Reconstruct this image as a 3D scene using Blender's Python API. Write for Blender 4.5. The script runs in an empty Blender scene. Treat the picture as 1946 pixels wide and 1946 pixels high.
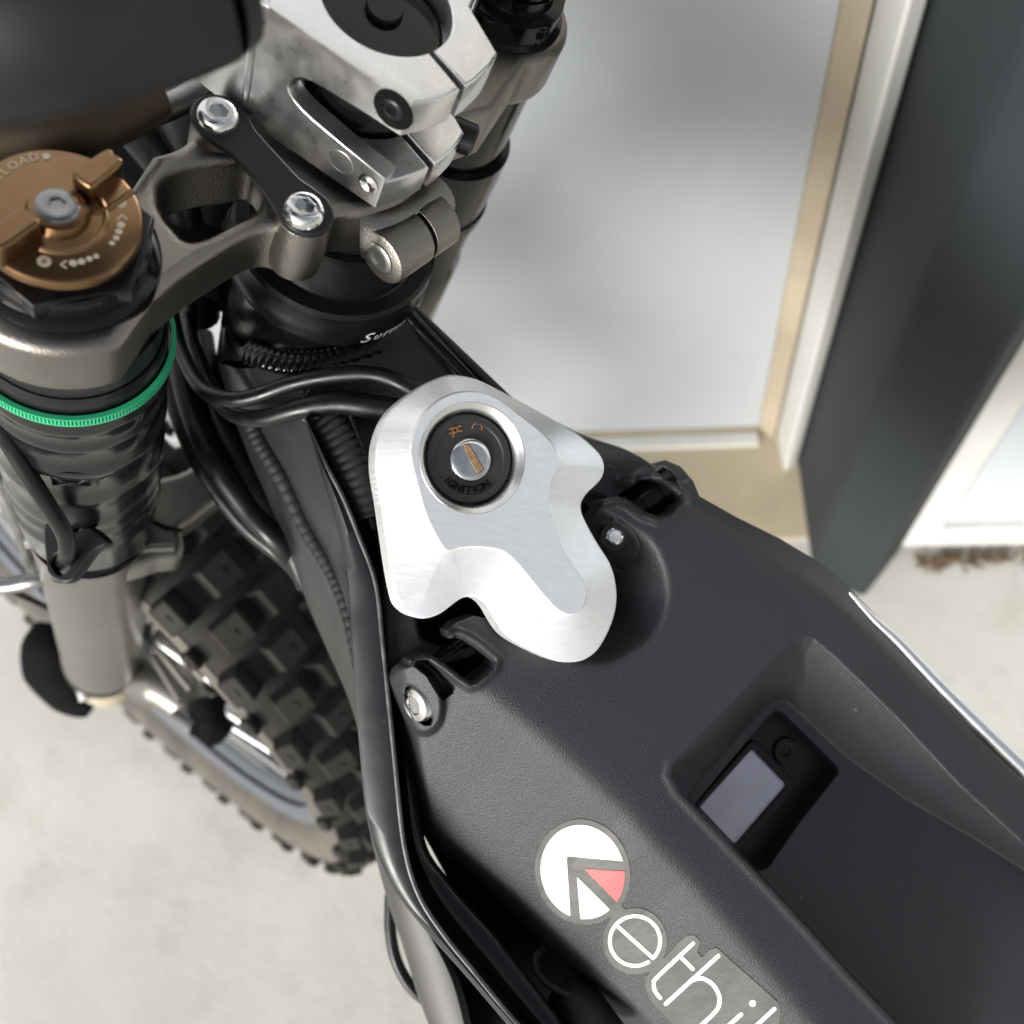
import bpy, bmesh, math, random
import numpy as np
from mathutils import Matrix, Vector
random.seed(7); np.random.seed(7)
PI = math.pi
scene = bpy.context.scene
C = scene.collection
# ------------------------------------------------------------------ camera, sky, sun
FW = 1946.0; HC = 973.0; CAMH = 1.15
def nrm(v): v = np.array(v, float); return v/np.linalg.norm(v)
def ray(px, py): return np.array([(px-HC)/FW, -(py-HC)/FW, -1.0])
def P(px, py, d): return ray(px, py)*d            # a point d metres in front of the lens plane
DOWN = nrm(ray(1249, 1813))
def ground_cam(px, py, h=0.0):
    r = ray(px, py); return r*((CAMH-h)/np.dot(r, DOWN))
WZ = -DOWN
WX = nrm(ground_cam(1439, 821)-ground_cam(1066, 833)); WX = nrm(WX-np.dot(WX, WZ)*WZ)
WY = np.cross(WZ, WX)
M3 = np.array([WX, WY, WZ]); CL = np.array([0, 0, CAMH])
def W(p): return np.asarray(p) @ M3.T + CL        # lens frame -> world (z up)
cam = bpy.data.cameras.new('camera'); camo = bpy.data.objects.new('camera', cam); C.objects.link(camo)
m = Matrix(M3.tolist()).to_4x4(); m.translation = Vector(CL); camo.matrix_world = m
cam.sensor_width = 36; cam.lens = 36; cam.clip_start = 0.01; cam.clip_end = 200
cam.dof.use_dof = True; cam.dof.focus_distance = 0.40; cam.dof.aperture_fstop = 7.5
scene.camera = camo
scene.render.resolution_x = 1024; scene.render.resolution_y = 1024
SUN_CAM = nrm((-0.56, -0.60, 0.58))               # towards the sun, as seen from the lens
SW = M3 @ SUN_CAM
s_el = math.asin(SW[2]); s_az = math.atan2(SW[0], SW[1])
world = bpy.data.worlds.new('World'); scene.world = world; world.use_nodes = True
nt = world.node_tree; bg = nt.nodes['Background']
sky = nt.nodes.new('ShaderNodeTexSky'); sky.sky_type = 'NISHITA'; sky.sun_disc = False
sky.sun_elevation = s_el; sky.sun_rotation = s_az; sky.dust_density = 3.0; sky.air_density = 1.0
hs = nt.nodes.new('ShaderNodeHueSaturation'); hs.inputs['Saturation'].default_value = 0.34
nt.links.new(sky.outputs[0], hs.inputs['Color']); nt.links.new(hs.outputs[0], bg.inputs[0])
bg.inputs[1].default_value = 0.11
sun = bpy.data.lights.new('sun', 'SUN'); suno = bpy.data.objects.new('sun', sun); C.objects.link(suno)
sun.energy = 2.7; sun.angle = math.radians(24); sun.color = (1, .985, .965)
suno.rotation_euler = Vector(SW.tolist()).to_track_quat('Z', 'Y').to_euler()
suno.location = (0, 0, 3)
vs = scene.view_settings; vs.view_transform = 'Standard'; vs.look = 'None'; vs.exposure = 0.62; vs.gamma = 1
# ------------------------------------------------------------------ materials
def mat(name, col, metal=0., rough=.5, bump=0., bscale=500., bdist=.0003, var=0., vscale=60., col2=None,
        stretch=None, detail=3., coat=0., rvar=0., spec=.5, vmap=False):
    m = bpy.data.materials.new(name); m.use_nodes = True; t = m.node_tree; b = t.nodes['Principled BSDF']
    b.inputs['Base Color'].default_value = (*col, 1); b.inputs['Metallic'].default_value = metal
    b.inputs['Roughness'].default_value = rough; b.inputs['Coat Weight'].default_value = coat
    b.inputs['Specular IOR Level'].default_value = spec
    tc = t.nodes.new('ShaderNodeTexCoord'); mp = t.nodes.new('ShaderNodeMapping')
    t.links.new(tc.outputs['Object'], mp.inputs[0])
    if stretch: mp.inputs['Scale'].default_value = stretch[0]; mp.inputs['Rotation'].default_value = stretch[1]
    if bump:
        n = t.nodes.new('ShaderNodeTexNoise'); n.inputs['Scale'].default_value = bscale; n.inputs['Detail'].default_value = detail
        t.links.new(mp.outputs[0], n.inputs['Vector'])
        bu = t.nodes.new('ShaderNodeBump'); bu.inputs['Strength'].default_value = bump; bu.inputs['Distance'].default_value = bdist
        t.links.new(n.outputs['Fac'], bu.inputs['Height']); t.links.new(bu.outputs[0], b.inputs['Normal'])
    if var or col2:
        n2 = t.nodes.new('ShaderNodeTexNoise'); n2.inputs['Scale'].default_value = vscale; n2.inputs['Detail'].default_value = 6
        n2.inputs['Roughness'].default_value = .62
        t.links.new(mp.outputs[0] if vmap else tc.outputs['Object'], n2.inputs['Vector'])
        cr_ = t.nodes.new('ShaderNodeValToRGB'); c2 = col2 or tuple(max(0, c*(1-var)) for c in col)
        cr_.color_ramp.elements[0].position = .35; cr_.color_ramp.elements[1].position = .65
        cr_.color_ramp.elements[0].color = (*c2, 1); cr_.color_ramp.elements[1].color = (*col, 1)
        t.links.new(n2.outputs['Fac'], cr_.inputs[0]); t.links.new(cr_.outputs[0], b.inputs['Base Color'])
    if rvar:
        n3 = t.nodes.new('ShaderNodeTexNoise'); n3.inputs['Scale'].default_value = vscale*1.7; n3.inputs['Detail'].default_value = 8
        t.links.new(mp.outputs[0] if stretch else tc.outputs['Object'], n3.inputs['Vector'])
        mr = t.nodes.new('ShaderNodeMapRange'); mr.inputs[1].default_value = .3; mr.inputs[2].default_value = .7
        mr.inputs[3].default_value = max(0.02, rough-rvar); mr.inputs[4].default_value = min(1, rough+rvar)
        t.links.new(n3.outputs['Fac'], mr.inputs[0]); t.links.new(mr.outputs[0], b.inputs['Roughness'])
    return m
M = {}
M['alu'] = mat('milled aluminium', (.96, .965, .97), .70, .37, .5, 260, .00012, .06, 70, stretch=((1, 8, 3), (0, 0, .6)), rvar=.06, vmap=True)
M['alu_smooth'] = mat('machined billet aluminium', (.78, .78, .78), 1, .30, .06, 60, .0002, .05, 70, rvar=.05)
M['crown'] = mat('bead blasted bronze grey metal', (.27, .25, .225), 1, .34, .8, 1300, .0003, .15, 30, rvar=.05)
M['fork_grey'] = mat('warm grey anodised metal', (.215, .207, .19), .85, .38, .05, 500, .0002, .1, 30)
M['gold'] = mat('bronze gold anodised metal', (.25, .15, .08), 1, .30, .12, 2500, .0001, .12, 60)
M['mark'] = mat('pale engraved mark', (.50, .44, .33), 0, .6)
M['steel'] = mat('polished stainless steel', (.78, .78, .76), 1, .16, .1, 200, .0002, .2, 200, rvar=.08)
M['steel_dull'] = mat('dull steel', (.34, .34, .34), 1, .34, .1, 400, .0002, .25, 150)
M['black_satin'] = mat('satin black anodised metal', (.006, .006, .0065), 0, .32, .1, 900, .0002, .3, 80, rvar=.10, spec=.3)
M['black_gloss'] = mat('gloss black paint', (.004, .004, .0045), 0, .14, .12, 60, .0006, rvar=.10, vscale=50, spec=.3)
M['frame_slate'] = mat('worn satin black frame paint', (.017, .0185, .021), 0, .36, .15, 1400, .0002, .4, 35, rvar=.10, spec=.5)
M['frame_dusty'] = mat('dusty black frame paint', (.035, .033, .030), 0, .6, .3, 900, .0004, .0, 60, col2=(.010, .010, .011), spec=.3)
M['plastic'] = mat('grained black plastic', (.0085, .0100, .0140), 0, .52, 1., 1700, .00032, .2, 25, detail=2, spec=.72)
def specks(m, col, scale=420, lo=.80, hi=.84, amt=.5):
    t = m.node_tree; b = t.nodes['Principled BSDF']; L = b.inputs['Base Color'].links[0].from_socket
    tc = t.nodes.new('ShaderNodeTexCoord'); n = t.nodes.new('ShaderNodeTexNoise'); n.inputs['Scale'].default_value = scale; n.inputs['Detail'].default_value = 1
    n2 = t.nodes.new('ShaderNodeTexNoise'); n2.inputs['Scale'].default_value = 14; n2.inputs['Detail'].default_value = 5
    t.links.new(tc.outputs['Object'], n.inputs['Vector']); t.links.new(tc.outputs['Object'], n2.inputs['Vector'])
    a = t.nodes.new('ShaderNodeMapRange'); a.inputs[1].default_value = lo; a.inputs[2].default_value = hi; a.inputs[4].default_value = amt
    c = t.nodes.new('ShaderNodeMapRange'); c.inputs[1].default_value = .48; c.inputs[2].default_value = .8; c.inputs[4].default_value = .025
    t.links.new(n.outputs['Fac'], a.inputs[0]); t.links.new(n2.outputs['Fac'], c.inputs[0])
    ad = t.nodes.new('ShaderNodeMath'); ad.operation = 'ADD'; ad.use_clamp = True; t.links.new(a.outputs[0], ad.inputs[0]); t.links.new(c.outputs[0], ad.inputs[1])
    mx = t.nodes.new('ShaderNodeMix'); mx.data_type = 'RGBA'; mx.inputs['B'].default_value = (*col, 1)
    t.links.new(ad.outputs[0], mx.inputs['Factor']); t.links.new(L, mx.inputs['A']); t.links.new(mx.outputs['Result'], b.inputs['Base Color'])
specks(M['plastic'], (.20, .20, .19)); specks(M['frame_slate'], (.20, .19, .17), 500, .78, .82)
M['plastic_smooth'] = mat('smooth black plastic', (.009, .0095, .0105), 0, .40, .1, 900, .0002, spec=.3)
M['rubber'] = mat('black rubber', (.010, .0102, .0112), 0, .50, .15, 700, .0003, .3, 60, spec=.3)
M['cable'] = mat('black cable sheath', (.005, .005, .0055), 0, .36, .2, 130, .0006, .3, 90, rvar=.12, spec=.35)
M['void'] = mat('unlit black interior', (.003, .003, .003), 0, .8, spec=.1)
M['tyre'] = mat('dusty tyre rubber', (.014, .014, .0135), 0, .72, .4, 500, .0006, 0, 22, col2=(.028, .026, .023), spec=.25)
M['tyre_wall'] = mat('tan dusty sidewall rubber', (.115, .10, .08), 0, .8, .3, 300, .0006, 0, 18, col2=(.06, .055, .048))
M['rim'] = mat('grey painted rim', (.10, .11, .125), .1, .6, .05, 200, .0003, .1, 15)
M['spoke'] = mat('bright spoke steel', (.6, .6, .6), 1, .35)
M['weld'] = mat('painted weld bead', (.022, .0225, .024), 0, .38, .3, 400, .0003, .3, 60, spec=.6)
M['edge_glint'] = mat('painted frame edge highlight', (.13, .13, .13), .3, .4, .2, 600, .0002, .6, 120)  # paler colour stands in for the highlight on the rail edge
M['guard'] = mat('wrinkled black guard film', (.007, .007, .008), 0, .20, .3, 45, .002, rvar=.06, vscale=60, spec=.4)
M['weld_dull'] = mat('dull weld bead', (.016, .0165, .018), 0, .62, .3, 400, .0003, .3, 60, spec=.25)
M['brown_tube'] = mat('dull brown metal', (.05, .036, .025), .8, .5)
M['grey_paint'] = mat('worn grey frame paint', (.05, .049, .046), 0, .5, .1, 300, .0003, .2, 30)
M['lock_face'] = mat('dark grey lock plastic', (.024, .0245, .026), 0, .5, .1, 900, .0001)
M['green'] = mat('green nylon', (.03, .40, .19), 0, .38, .05, 300)
M['sticker'] = mat('clear grey sticker film', (.085, .086, .080), 0, .38, .3, 220, .0006, .3, 60, rvar=.1)
M['white_print'] = mat('white print', (.80, .80, .80), 0, .4)
M['red_print'] = mat('faded red print', (.72, .10, .10), 0, .4)
M['orange_print'] = mat('orange print', (.30, .12, .04), 0, .5)
M['rust'] = mat('rusty keyway', (.45, .27, .13), .3, .6, .5, 900, .0004, 0, 500, col2=(.22, .15, .10))
M['screen'] = mat('blank lcd glass', (.60, .57, .68), 0, .25, 0, var=.12, vscale=60)
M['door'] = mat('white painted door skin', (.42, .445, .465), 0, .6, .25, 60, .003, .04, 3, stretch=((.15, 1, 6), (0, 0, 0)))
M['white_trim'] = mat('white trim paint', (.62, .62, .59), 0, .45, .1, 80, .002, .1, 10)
M['beige'] = mat('weathered beige trim', (.42, .355, .26), 0, .65, .1, 60, .002, 0, 5, col2=(.31, .26, .19))
M['post'] = mat('charcoal painted post', (.024, .029, .033), 0, .7, .1, 50, .002, .25, 4, spec=.3)
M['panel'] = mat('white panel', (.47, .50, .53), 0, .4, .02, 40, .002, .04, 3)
def concrete(name, c1, c2, c3):
    m = mat(name, c1, 0, .85, .3, 90, .002, 0, 3.0, col2=c2, detail=8)
    t = m.node_tree; b = t.nodes['Principled BSDF']
    src = b.inputs['Base Color'].links[0].from_socket
    tc = t.nodes.new('ShaderNodeTexCoord'); n = t.nodes.new('ShaderNodeTexNoise'); n.inputs['Scale'].default_value = 9; n.inputs['Detail'].default_value = 10
    n.inputs['Roughness'].default_value = .7
    t.links.new(tc.outputs['Object'], n.inputs['Vector'])
    r = t.nodes.new('ShaderNodeValToRGB'); r.color_ramp.elements[0].position = .52; r.color_ramp.elements[1].position = .78
    r.color_ramp.elements[0].color = (0, 0, 0, 1); r.color_ramp.elements[1].color = (.75, .75, .75, 1)
    t.links.new(n.outputs['Fac'], r.inputs[0])
    mx = t.nodes.new('ShaderNodeMix'); mx.data_type = 'RGBA'; mx.inputs['B'].default_value = (*c3, 1)
    t.links.new(r.outputs[0], mx.inputs['Factor']); t.links.new(src, mx.inputs['A']); t.links.new(mx.outputs['Result'], b.inputs['Base Color'])
    return m
M['concrete'] = concrete('pale concrete', (.62, .605, .54), (.50, .49, .45), (.38, .35, .29))
M['slab'] = concrete('tan stained concrete', (.47, .40, .28), (.40, .345, .25), (.33, .27, .19))
# ------------------------------------------------------------------ object helpers
WL = {}
def register(o, loc): WL[o.name] = np.array(loc, float)
def thing(name, loc, label, cat, group=None):
    o = bpy.data.objects.new(name, None); C.objects.link(o); o.location = loc; o.empty_display_size = .05
    o['label'] = label; o['category'] = cat
    if group: o['group'] = group
    register(o, loc); return o
def finish_mesh(me, ang=35):
    me.polygons.foreach_set('use_smooth', [True]*len(me.polygons))
    try: me.set_sharp_from_angle(angle=math.radians(ang))
    except Exception: pass
def mk(name, verts, faces, m, parent=None, label=None, ang=35, cam_space=True):
    v = np.array(verts, float)
    if cam_space: v = W(v)
    c = (v.min(0)+v.max(0))/2
    me = bpy.data.meshes.new(name); me.from_pydata((v-c).tolist(), [], faces if isinstance(faces, list) else faces.tolist())
    bm = bmesh.new(); bm.from_mesh(me)
    if len(bm.faces) < 60000: bmesh.ops.recalc_face_normals(bm, faces=bm.faces)
    bm.to_mesh(me); bm.free()
    finish_mesh(me, ang)
    o = bpy.data.objects.new(name, me); C.objects.link(o); me.materials.append(M[m] if isinstance(m, str) else m)
    pl = WL[parent.name] if parent else np.zeros(3)
    if parent: o.parent = parent
    o.location = c-pl; register(o, c)
    if label: o['label'] = label
    return o
def tag(o, label=None, cat=None, kind=None, group=None):
    for k, v in (('label', label), ('category', cat), ('kind', kind), ('group', group)):
        if v: o[k] = v
    return o
def inst(name, me, m4, parent):
    """me: mesh in its own frame; m4: 4x4 world matrix"""
    o = bpy.data.objects.new(name, me); C.objects.link(o); o.parent = parent
    w = m4.copy(); w.translation = m4.translation-Vector(WL[parent.name]); o.matrix_local = w
    register(o, m4.translation); return o
class Fr:
    def __init__(s, O, n, xh=(1, 0, 0)):
        s.O = np.array(O, float); s.n = nrm(n); s.x = nrm(np.array(xh)-np.dot(xh, s.n)*s.n); s.y = np.cross(s.n, s.x)
    def pt(s, px, py, h=0.):
        r = ray(px, py); t = (np.dot(s.O, s.n)+h)/np.dot(r, s.n); q = r*t-s.O
        return (np.dot(q, s.x), np.dot(q, s.y))
    def pts(s, L, h=0.): return [s.pt(a[0], a[1], h) for a in L]
    def loc(s, u, v, h=0.): return s.O+s.x*u+s.y*v+s.n*h
    def at(s, px, py, h=0.): u, v = s.pt(px, py, h); return s.loc(u, v, h)
    def m4(s, o=None):
        R = M3 @ np.array([s.x, s.y, s.n]).T
        m = Matrix(R.tolist()).to_4x4(); m.translation = Vector(W(s.O if o is None else o)); return m
def cr(pts, n=6, closed=False):
    p = np.array(pts, float); N = len(p); out = []
    rng = N if closed else N-1
    for i in range(rng):
        if closed: a, b, c, d = p[(i-1) % N], p[i], p[(i+1) % N], p[(i+2) % N]
        else: a, b, c, d = p[max(i-1, 0)], p[i], p[i+1], p[min(i+2, N-1)]
        for k in range(n):
            t = k/n
            out.append(.5*((2*b)+(-a+c)*t+(2*a-5*b+4*c-d)*t*t+(-a+3*b-3*c+d)*t**3))
    if not closed: out.append(p[-1])
    return np.array(out)
def curve_mesh(loops, thick, bevel, res=3):
    cu = bpy.data.curves.new('tmp', 'CURVE'); cu.dimensions = '2D'; cu.fill_mode = 'BOTH'
    cu.extrude = max(thick/2-bevel, 1e-5); cu.bevel_depth = bevel; cu.offset = -bevel; cu.bevel_resolution = res
    for L in loops:
        sp = cu.splines.new('POLY'); sp.points.add(len(L)-1)
        sp.points.foreach_set('co', np.array([[a[0], a[1], 0, 1] for a in L], 'f').ravel()); sp.use_cyclic_u = True
    o = bpy.data.objects.new('tmp', cu); C.objects.link(o); dg = bpy.context.evaluated_depsgraph_get()
    me = bpy.data.meshes.new_from_object(o.evaluated_get(dg)); bpy.data.objects.remove(o); bpy.data.curves.remove(cu)
    n = len(me.vertices); v = np.zeros(n*3); me.vertices.foreach_get('co', v); f = [list(p.vertices) for p in me.polygons]
    bpy.data.meshes.remove(me); return v.reshape(-1, 3), f
def plate(name, loops, fr, htop, thick, bevel, m, parent, label=None, ang=40, res=3):
    v, f = curve_mesh(loops, thick, bevel, res)
    q = fr.O+v[:, :1]*fr.x+v[:, 1:2]*fr.y+(v[:, 2:3]+htop-thick/2)*fr.n
    o = mk(name, q, f, m, parent, label, ang)
    return o
def circ(u, v, r, n=48, a0=0, a1=2*PI, ry=None, rot=0):
    full = abs(a1-a0-2*PI) < 1e-6; k = n if full else n+1
    out = []
    for i in range(k):
        a = a0+(a1-a0)*i/n; x = r*math.cos(a); y = (ry or r)*math.sin(a)
        out.append((u+x*math.cos(rot)-y*math.sin(rot), v+x*math.sin(rot)+y*math.cos(rot)))
    return out
def lathe_vf(prof, seg=64, closed=False, a0=0., a1=2*PI):
    n = len(prof); full = abs(a1-a0-2*PI) < 1e-6; v = []; f = []; k = seg if full else seg+1
    for i in range(k):
        a = a0+(a1-a0)*i/seg
        for r, h in prof: v.append((r*math.cos(a), r*math.sin(a), h))
    for i in range(seg):
        j = (i+1) % k
        for q in range(n-1 if not closed else n):
            q2 = (q+1) % n; f.append([i*n+q, j*n+q, j*n+q2, i*n+q2])
    return np.array(v), f
def lathe(name, prof, fr, u, v, m, parent, seg=64, label=None, ang=35, closed=False, a0=0., a1=2*PI):
    V, F = lathe_vf(prof, seg, closed, a0, a1)
    q = fr.loc(u, v)+V[:, :1]*fr.x+V[:, 1:2]*fr.y+V[:, 2:3]*fr.n
    return mk(name, q, F, m, parent, label, ang)
def tube_vf(path, r, seg=14, cap=True, flat=1.):
    p = np.array(path); N = len(p); T = np.gradient(p, axis=0); T /= np.linalg.norm(T, axis=1)[:, None]
    up = np.array([0, 0, 1.]); a = np.cross(T[0], up)
    if np.linalg.norm(a) < .1: a = np.cross(T[0], [1., 0, 0])
    a = nrm(a); rr = np.full(N, r) if np.isscalar(r) else np.interp(np.linspace(0, 1, N), np.linspace(0, 1, len(r)), r)
    v = []; f = []
    for i in range(N):
        a = nrm(a-np.dot(a, T[i])*T[i]); b = np.cross(T[i], a)
        for k in range(seg):
            t = 2*PI*k/seg; v.append(p[i]+rr[i]*(math.cos(t)*a+math.sin(t)*b*flat))
    for i in range(N-1):
        for k in range(seg):
            j = (k+1) % seg; f.append([i*seg+k, i*seg+j, (i+1)*seg+j, (i+1)*seg+k])
    if cap: f.append(list(range(seg))[::-1]); f.append([(N-1)*seg+k for k in range(seg)])
    return np.array(v), f
def tube(name, ctrl, r, m, parent, n=8, seg=14, label=None, flat=1., px=True):
    """ctrl: (px, py, depth) control points when px, else lens-frame points"""
    pts = [P(*c) for c in ctrl] if px else ctrl
    path = cr(pts, n) if len(pts) > 2 else np.linspace(pts[0], pts[1], 8)
    v, f = tube_vf(path, r, seg, True, flat); return mk(name, v, f, m, parent, label, 50)
def loft(name, rows, m, parent, n=6, label=None, ang=30, sub=1, closed=False):
    R = [cr([P(*a) for a in row], n) for row in rows]
    k = len(R[0]); assert all(len(r) == k for r in R), name
    v = np.concatenate(R); f = []
    K = len(R)
    for i in range(K if closed else K-1):
        i2 = (i+1) % K
        for j in range(k-1): f.append([i*k+j, i*k+j+1, i2*k+j+1, i2*k+j])
    return mk(name, v, f, m, parent, label, ang)
def merge(parts):
    V = []; F = []; n = 0
    for v, f in parts:
        V.append(np.asarray(v)); F += [[a+n for a in q] for q in f]; n += len(v)
    return np.concatenate(V), F
# signed distances on arrays of 2D points ---------------------------------------------
def sd_poly(Pn, poly):
    p = np.array(poly, float); d = np.full(len(Pn), 1e18); s = np.ones(len(Pn)); N = len(p)
    for i in range(N):
        a = p[i]; b = p[i-1]; e = b-a; w = Pn-a
        t = np.clip((w@e)/max(e@e, 1e-18), 0, 1); q = w-t[:, None]*e; d = np.minimum(d, (q*q).sum(1))
        c1 = Pn[:, 1] >= a[1]; c2 = Pn[:, 1] < b[1]; c3 = e[0]*w[:, 1] > e[1]*w[:, 0]
        fl = (c1 & c2 & c3) | (~c1 & ~c2 & ~c3); s[fl] *= -1
    return s*np.sqrt(d)
def sd_line(Pn, pts, signed=False):
    p = np.array(pts, float); d = np.full(len(Pn), 1e18); sg = np.ones(len(Pn))
    for i in range(len(p)-1):
        a = p[i]; e = p[i+1]-a; w = Pn-a; t = np.clip((w@e)/(e@e), 0, 1); q = w-t[:, None]*e; dd = (q*q).sum(1)
        if signed:
            up = dd < d-1e-9; cs = e[0]*w[:, 1]-e[1]*w[:, 0]; sg = np.where(up, np.sign(cs), sg)
        d = np.minimum(d, dd)
    return np.sqrt(d)*(sg if signed else 1)
def sd_ell(Pn, c, a, b, rot=0):
    w = Pn-np.array(c); x = w[:, 0]*math.cos(rot)+w[:, 1]*math.sin(rot); y = -w[:, 0]*math.sin(rot)+w[:, 1]*math.cos(rot)
    k = np.sqrt((x/a)**2+(y/b)**2)+1e-9; return (k-1)*np.sqrt(x*x+y*y)/k
def softp(x, w): return w*np.logaddexp(0, x/w)
def sst(x): x = np.clip(x, 0, 1); return x*x*(3-2*x)
def relief(name, sdf, bbox, step, pos, m, parent, thick=None, label=None, ang=40):
    """sheet over a masked 2D grid; pos(P2)->3D lens-frame points; thick = vector of the rim skirt"""
    x0, y0, x1, y1 = bbox; xs = np.arange(x0, x1+step, step); ys = np.arange(y0, y1+step, step)
    X, Y = np.meshgrid(xs, ys); nx = len(xs); ny = len(ys); G = np.stack([X.ravel(), Y.ravel()], 1); s = sdf(G).reshape(ny, nx)
    cen = (s[:-1, :-1]+s[1:, :-1]+s[:-1, 1:]+s[1:, 1:])/4; keep = cen < 0
    idx = np.arange(nx*ny).reshape(ny, nx)
    q = np.stack([idx[:-1, :-1][keep], idx[:-1, 1:][keep], idx[1:, 1:][keep], idx[1:, :-1][keep]], 1)
    e = np.concatenate([q[:, [0, 1]], q[:, [1, 2]], q[:, [2, 3]], q[:, [3, 0]]]); key = np.sort(e, 1); kk = key[:, 0]*(nx*ny)+key[:, 1]
    u, inv, cnt = np.unique(kk, return_inverse=True, return_counts=True); be = e[cnt[inv] == 1]
    bv = np.unique(be); G = G.copy()
    for _ in range(3):
        p = G[bv]; h = step*.2; s0 = sdf(p); gx = (sdf(p+[h, 0])-s0)/h; gy = (sdf(p+[0, h])-s0)/h; g = np.maximum(gx*gx+gy*gy, .3)
        mv = np.stack([s0*gx/g, s0*gy/g], 1); L = np.linalg.norm(mv, axis=1)+1e-12; mv *= np.minimum(1, step*.8/L)[:, None]; G[bv] = p-mv
    used = np.unique(q); rm = np.full(nx*ny, -1); rm[used] = np.arange(len(used)); V = pos(G[used]); q = rm[q]
    F = q.tolist()
    if thick is not None:
        b2 = rm[bv]; n0 = len(V); V = np.concatenate([V, V[b2]+np.array(thick)]); mp = {a: n0+i for i, a in enumerate(b2.tolist())}
        for a, b in rm[be].tolist(): F.append([b, a, mp[a], mp[b]])
    return mk(name, V, F, m, parent, label, ang)
def relief_px(name, sdf, bbox, step, depth, m, parent, thick=None, **k):
    def pos(G): d = depth(G); return np.stack([(G[:, 0]-HC)/FW*d, -(G[:, 1]-HC)/FW*d, -d], 1)
    return relief(name, sdf, bbox, step, pos, m, parent, thick, **k)
def glyph(ch, size, ext=.0001):
    cu = bpy.data.curves.new('t', 'FONT'); cu.body = ch; cu.size = size; cu.extrude = ext; cu.align_x = 'CENTER'; cu.resolution_u = 3
    o = bpy.data.objects.new('t', cu); C.objects.link(o); dg = bpy.context.evaluated_depsgraph_get()
    me = bpy.data.meshes.new_from_object(o.evaluated_get(dg)); bpy.data.objects.remove(o); bpy.data.curves.remove(cu)
    v = np.array([x.co for x in me.vertices]).reshape(-1, 3); f = [list(p.vertices) for p in me.polygons]; bpy.data.meshes.remove(me); return v, f

# ------------------------------------------------------------------ the setting
def GW(px, py, h=0.): return W(ground_cam(px, py, h))
def prism(name, foot, z0, z1, m, parent=None, bev=.002, label=None):
    n = len(foot); a = 0
    v = [(p[0], p[1], z0) for p in foot]+[(p[0], p[1], z1) for p in foot]
    f = [list(range(n))[::-1], list(range(n, 2*n))]+[[i, (i+1) % n, n+(i+1) % n, n+i] for i in range(n)]
    o = mk(name, v, f, m, parent, label, cam_space=False)
    if bev:
        b = o.modifiers.new('bevel', 'BEVEL'); b.width = bev; b.segments = 3; b.limit_method = 'ANGLE'
    return o
yd = GW(1439, 821)[1]                       # door plane
pb = GW(1700, 1052); yp = pb[1]             # white panel plane, nearer the lens
v = [(-15, -15, 0), (15, -15, 0), (15, 15, 0), (-15, 15, 0)]
tag(mk('ground', v, [[0, 1, 2, 3]], 'concrete', cam_space=False), kind='structure', label='pale cream concrete pavement under the motorcycle')
xa = GW(1439, 821)[0]; xA = GW(1513, 887)[0]
xl = GW(215, 1140)[0]
prism('doorstep', [(xl-.02, yp+.02), (xA+.03, yp+.02), (xA+.03, yd+.02), (xl-.02, yd+.02)], -.02, .004, 'slab', bev=0)
tag(bpy.data.objects['doorstep'], kind='structure', label='tan stained concrete doorstep in the door recess')
dr = thing('garage_door', (xa-.8, yd, 0), 'white painted door standing in the recess behind the motorcycle', 'door')
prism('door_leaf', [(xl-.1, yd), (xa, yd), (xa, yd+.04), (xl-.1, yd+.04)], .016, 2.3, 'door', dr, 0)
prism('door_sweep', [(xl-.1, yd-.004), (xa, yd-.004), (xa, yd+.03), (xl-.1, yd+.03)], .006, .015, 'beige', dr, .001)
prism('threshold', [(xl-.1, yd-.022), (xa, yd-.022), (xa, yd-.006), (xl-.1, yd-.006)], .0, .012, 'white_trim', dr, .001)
jb = thing('door_jamb', (xa+.02, yd, 0), 'beige and white door jamb between the white door and the charcoal post', 'door jamb')
p1 = GW(1439, 821); p2 = GW(1471, 839); p3 = GW(1489, 902); p4 = GW(1513, 887)
prism('jamb_stop', [p1[:2], p2[:2], (p2[0]+.01, yd+.05), (p1[0], yd+.05)], .004, 2.3, 'beige', jb, .003)
prism('jamb_face', [(p2[0]+.002, p2[1]), p3[:2], p4[:2], (p4[0], yd+.06), (p2[0]+.012, yd+.06)], .004, 2.3, 'white_trim', jb, .004)
po = thing('charcoal_post', (p4[0]+.05, p4[1]-.05, 0), 'charcoal grey post between the door jamb and the white panel at right', 'post')
A = GW(1516, 888); B = GW(1541, 1075); B2 = GW(1590, 1117); C_ = GW(1640, 1137); D = GW(1703, 1054)
prism('post_body', [A[:2], B[:2], B2[:2], C_[:2], D[:2], (D[0]+.05, yd+.1), (A[0], yd+.1)], .001, 2.4, 'post', po, .006)
def panel(name, x0, x1, label):
    t = thing(name, ((x0+x1)/2, yp, 0), label, 'wall panel')
    z0 = .02
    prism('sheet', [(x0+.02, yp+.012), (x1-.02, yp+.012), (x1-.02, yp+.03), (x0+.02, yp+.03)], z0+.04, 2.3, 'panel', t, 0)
    prism('bottom_rail', [(x0, yp), (x1, yp), (x1, yp+.034), (x0, yp+.034)], z0, z0+.045, 'white_trim', t, .004)
    for a in (x0, x1-.035):
        prism('side_rail', [(a, yp+.001), (a+.035, yp+.001), (a+.035, yp+.033), (a, yp+.033)], z0+.0455, 2.3, 'white_trim', t, .004)
panel('white_panel', D[0], D[0]+1.2, 'white framed panel to the right of the charcoal post')
panel('white_panel', xl-1.6, xl-.12, 'white framed panel at the left edge, behind the front fork')
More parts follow.
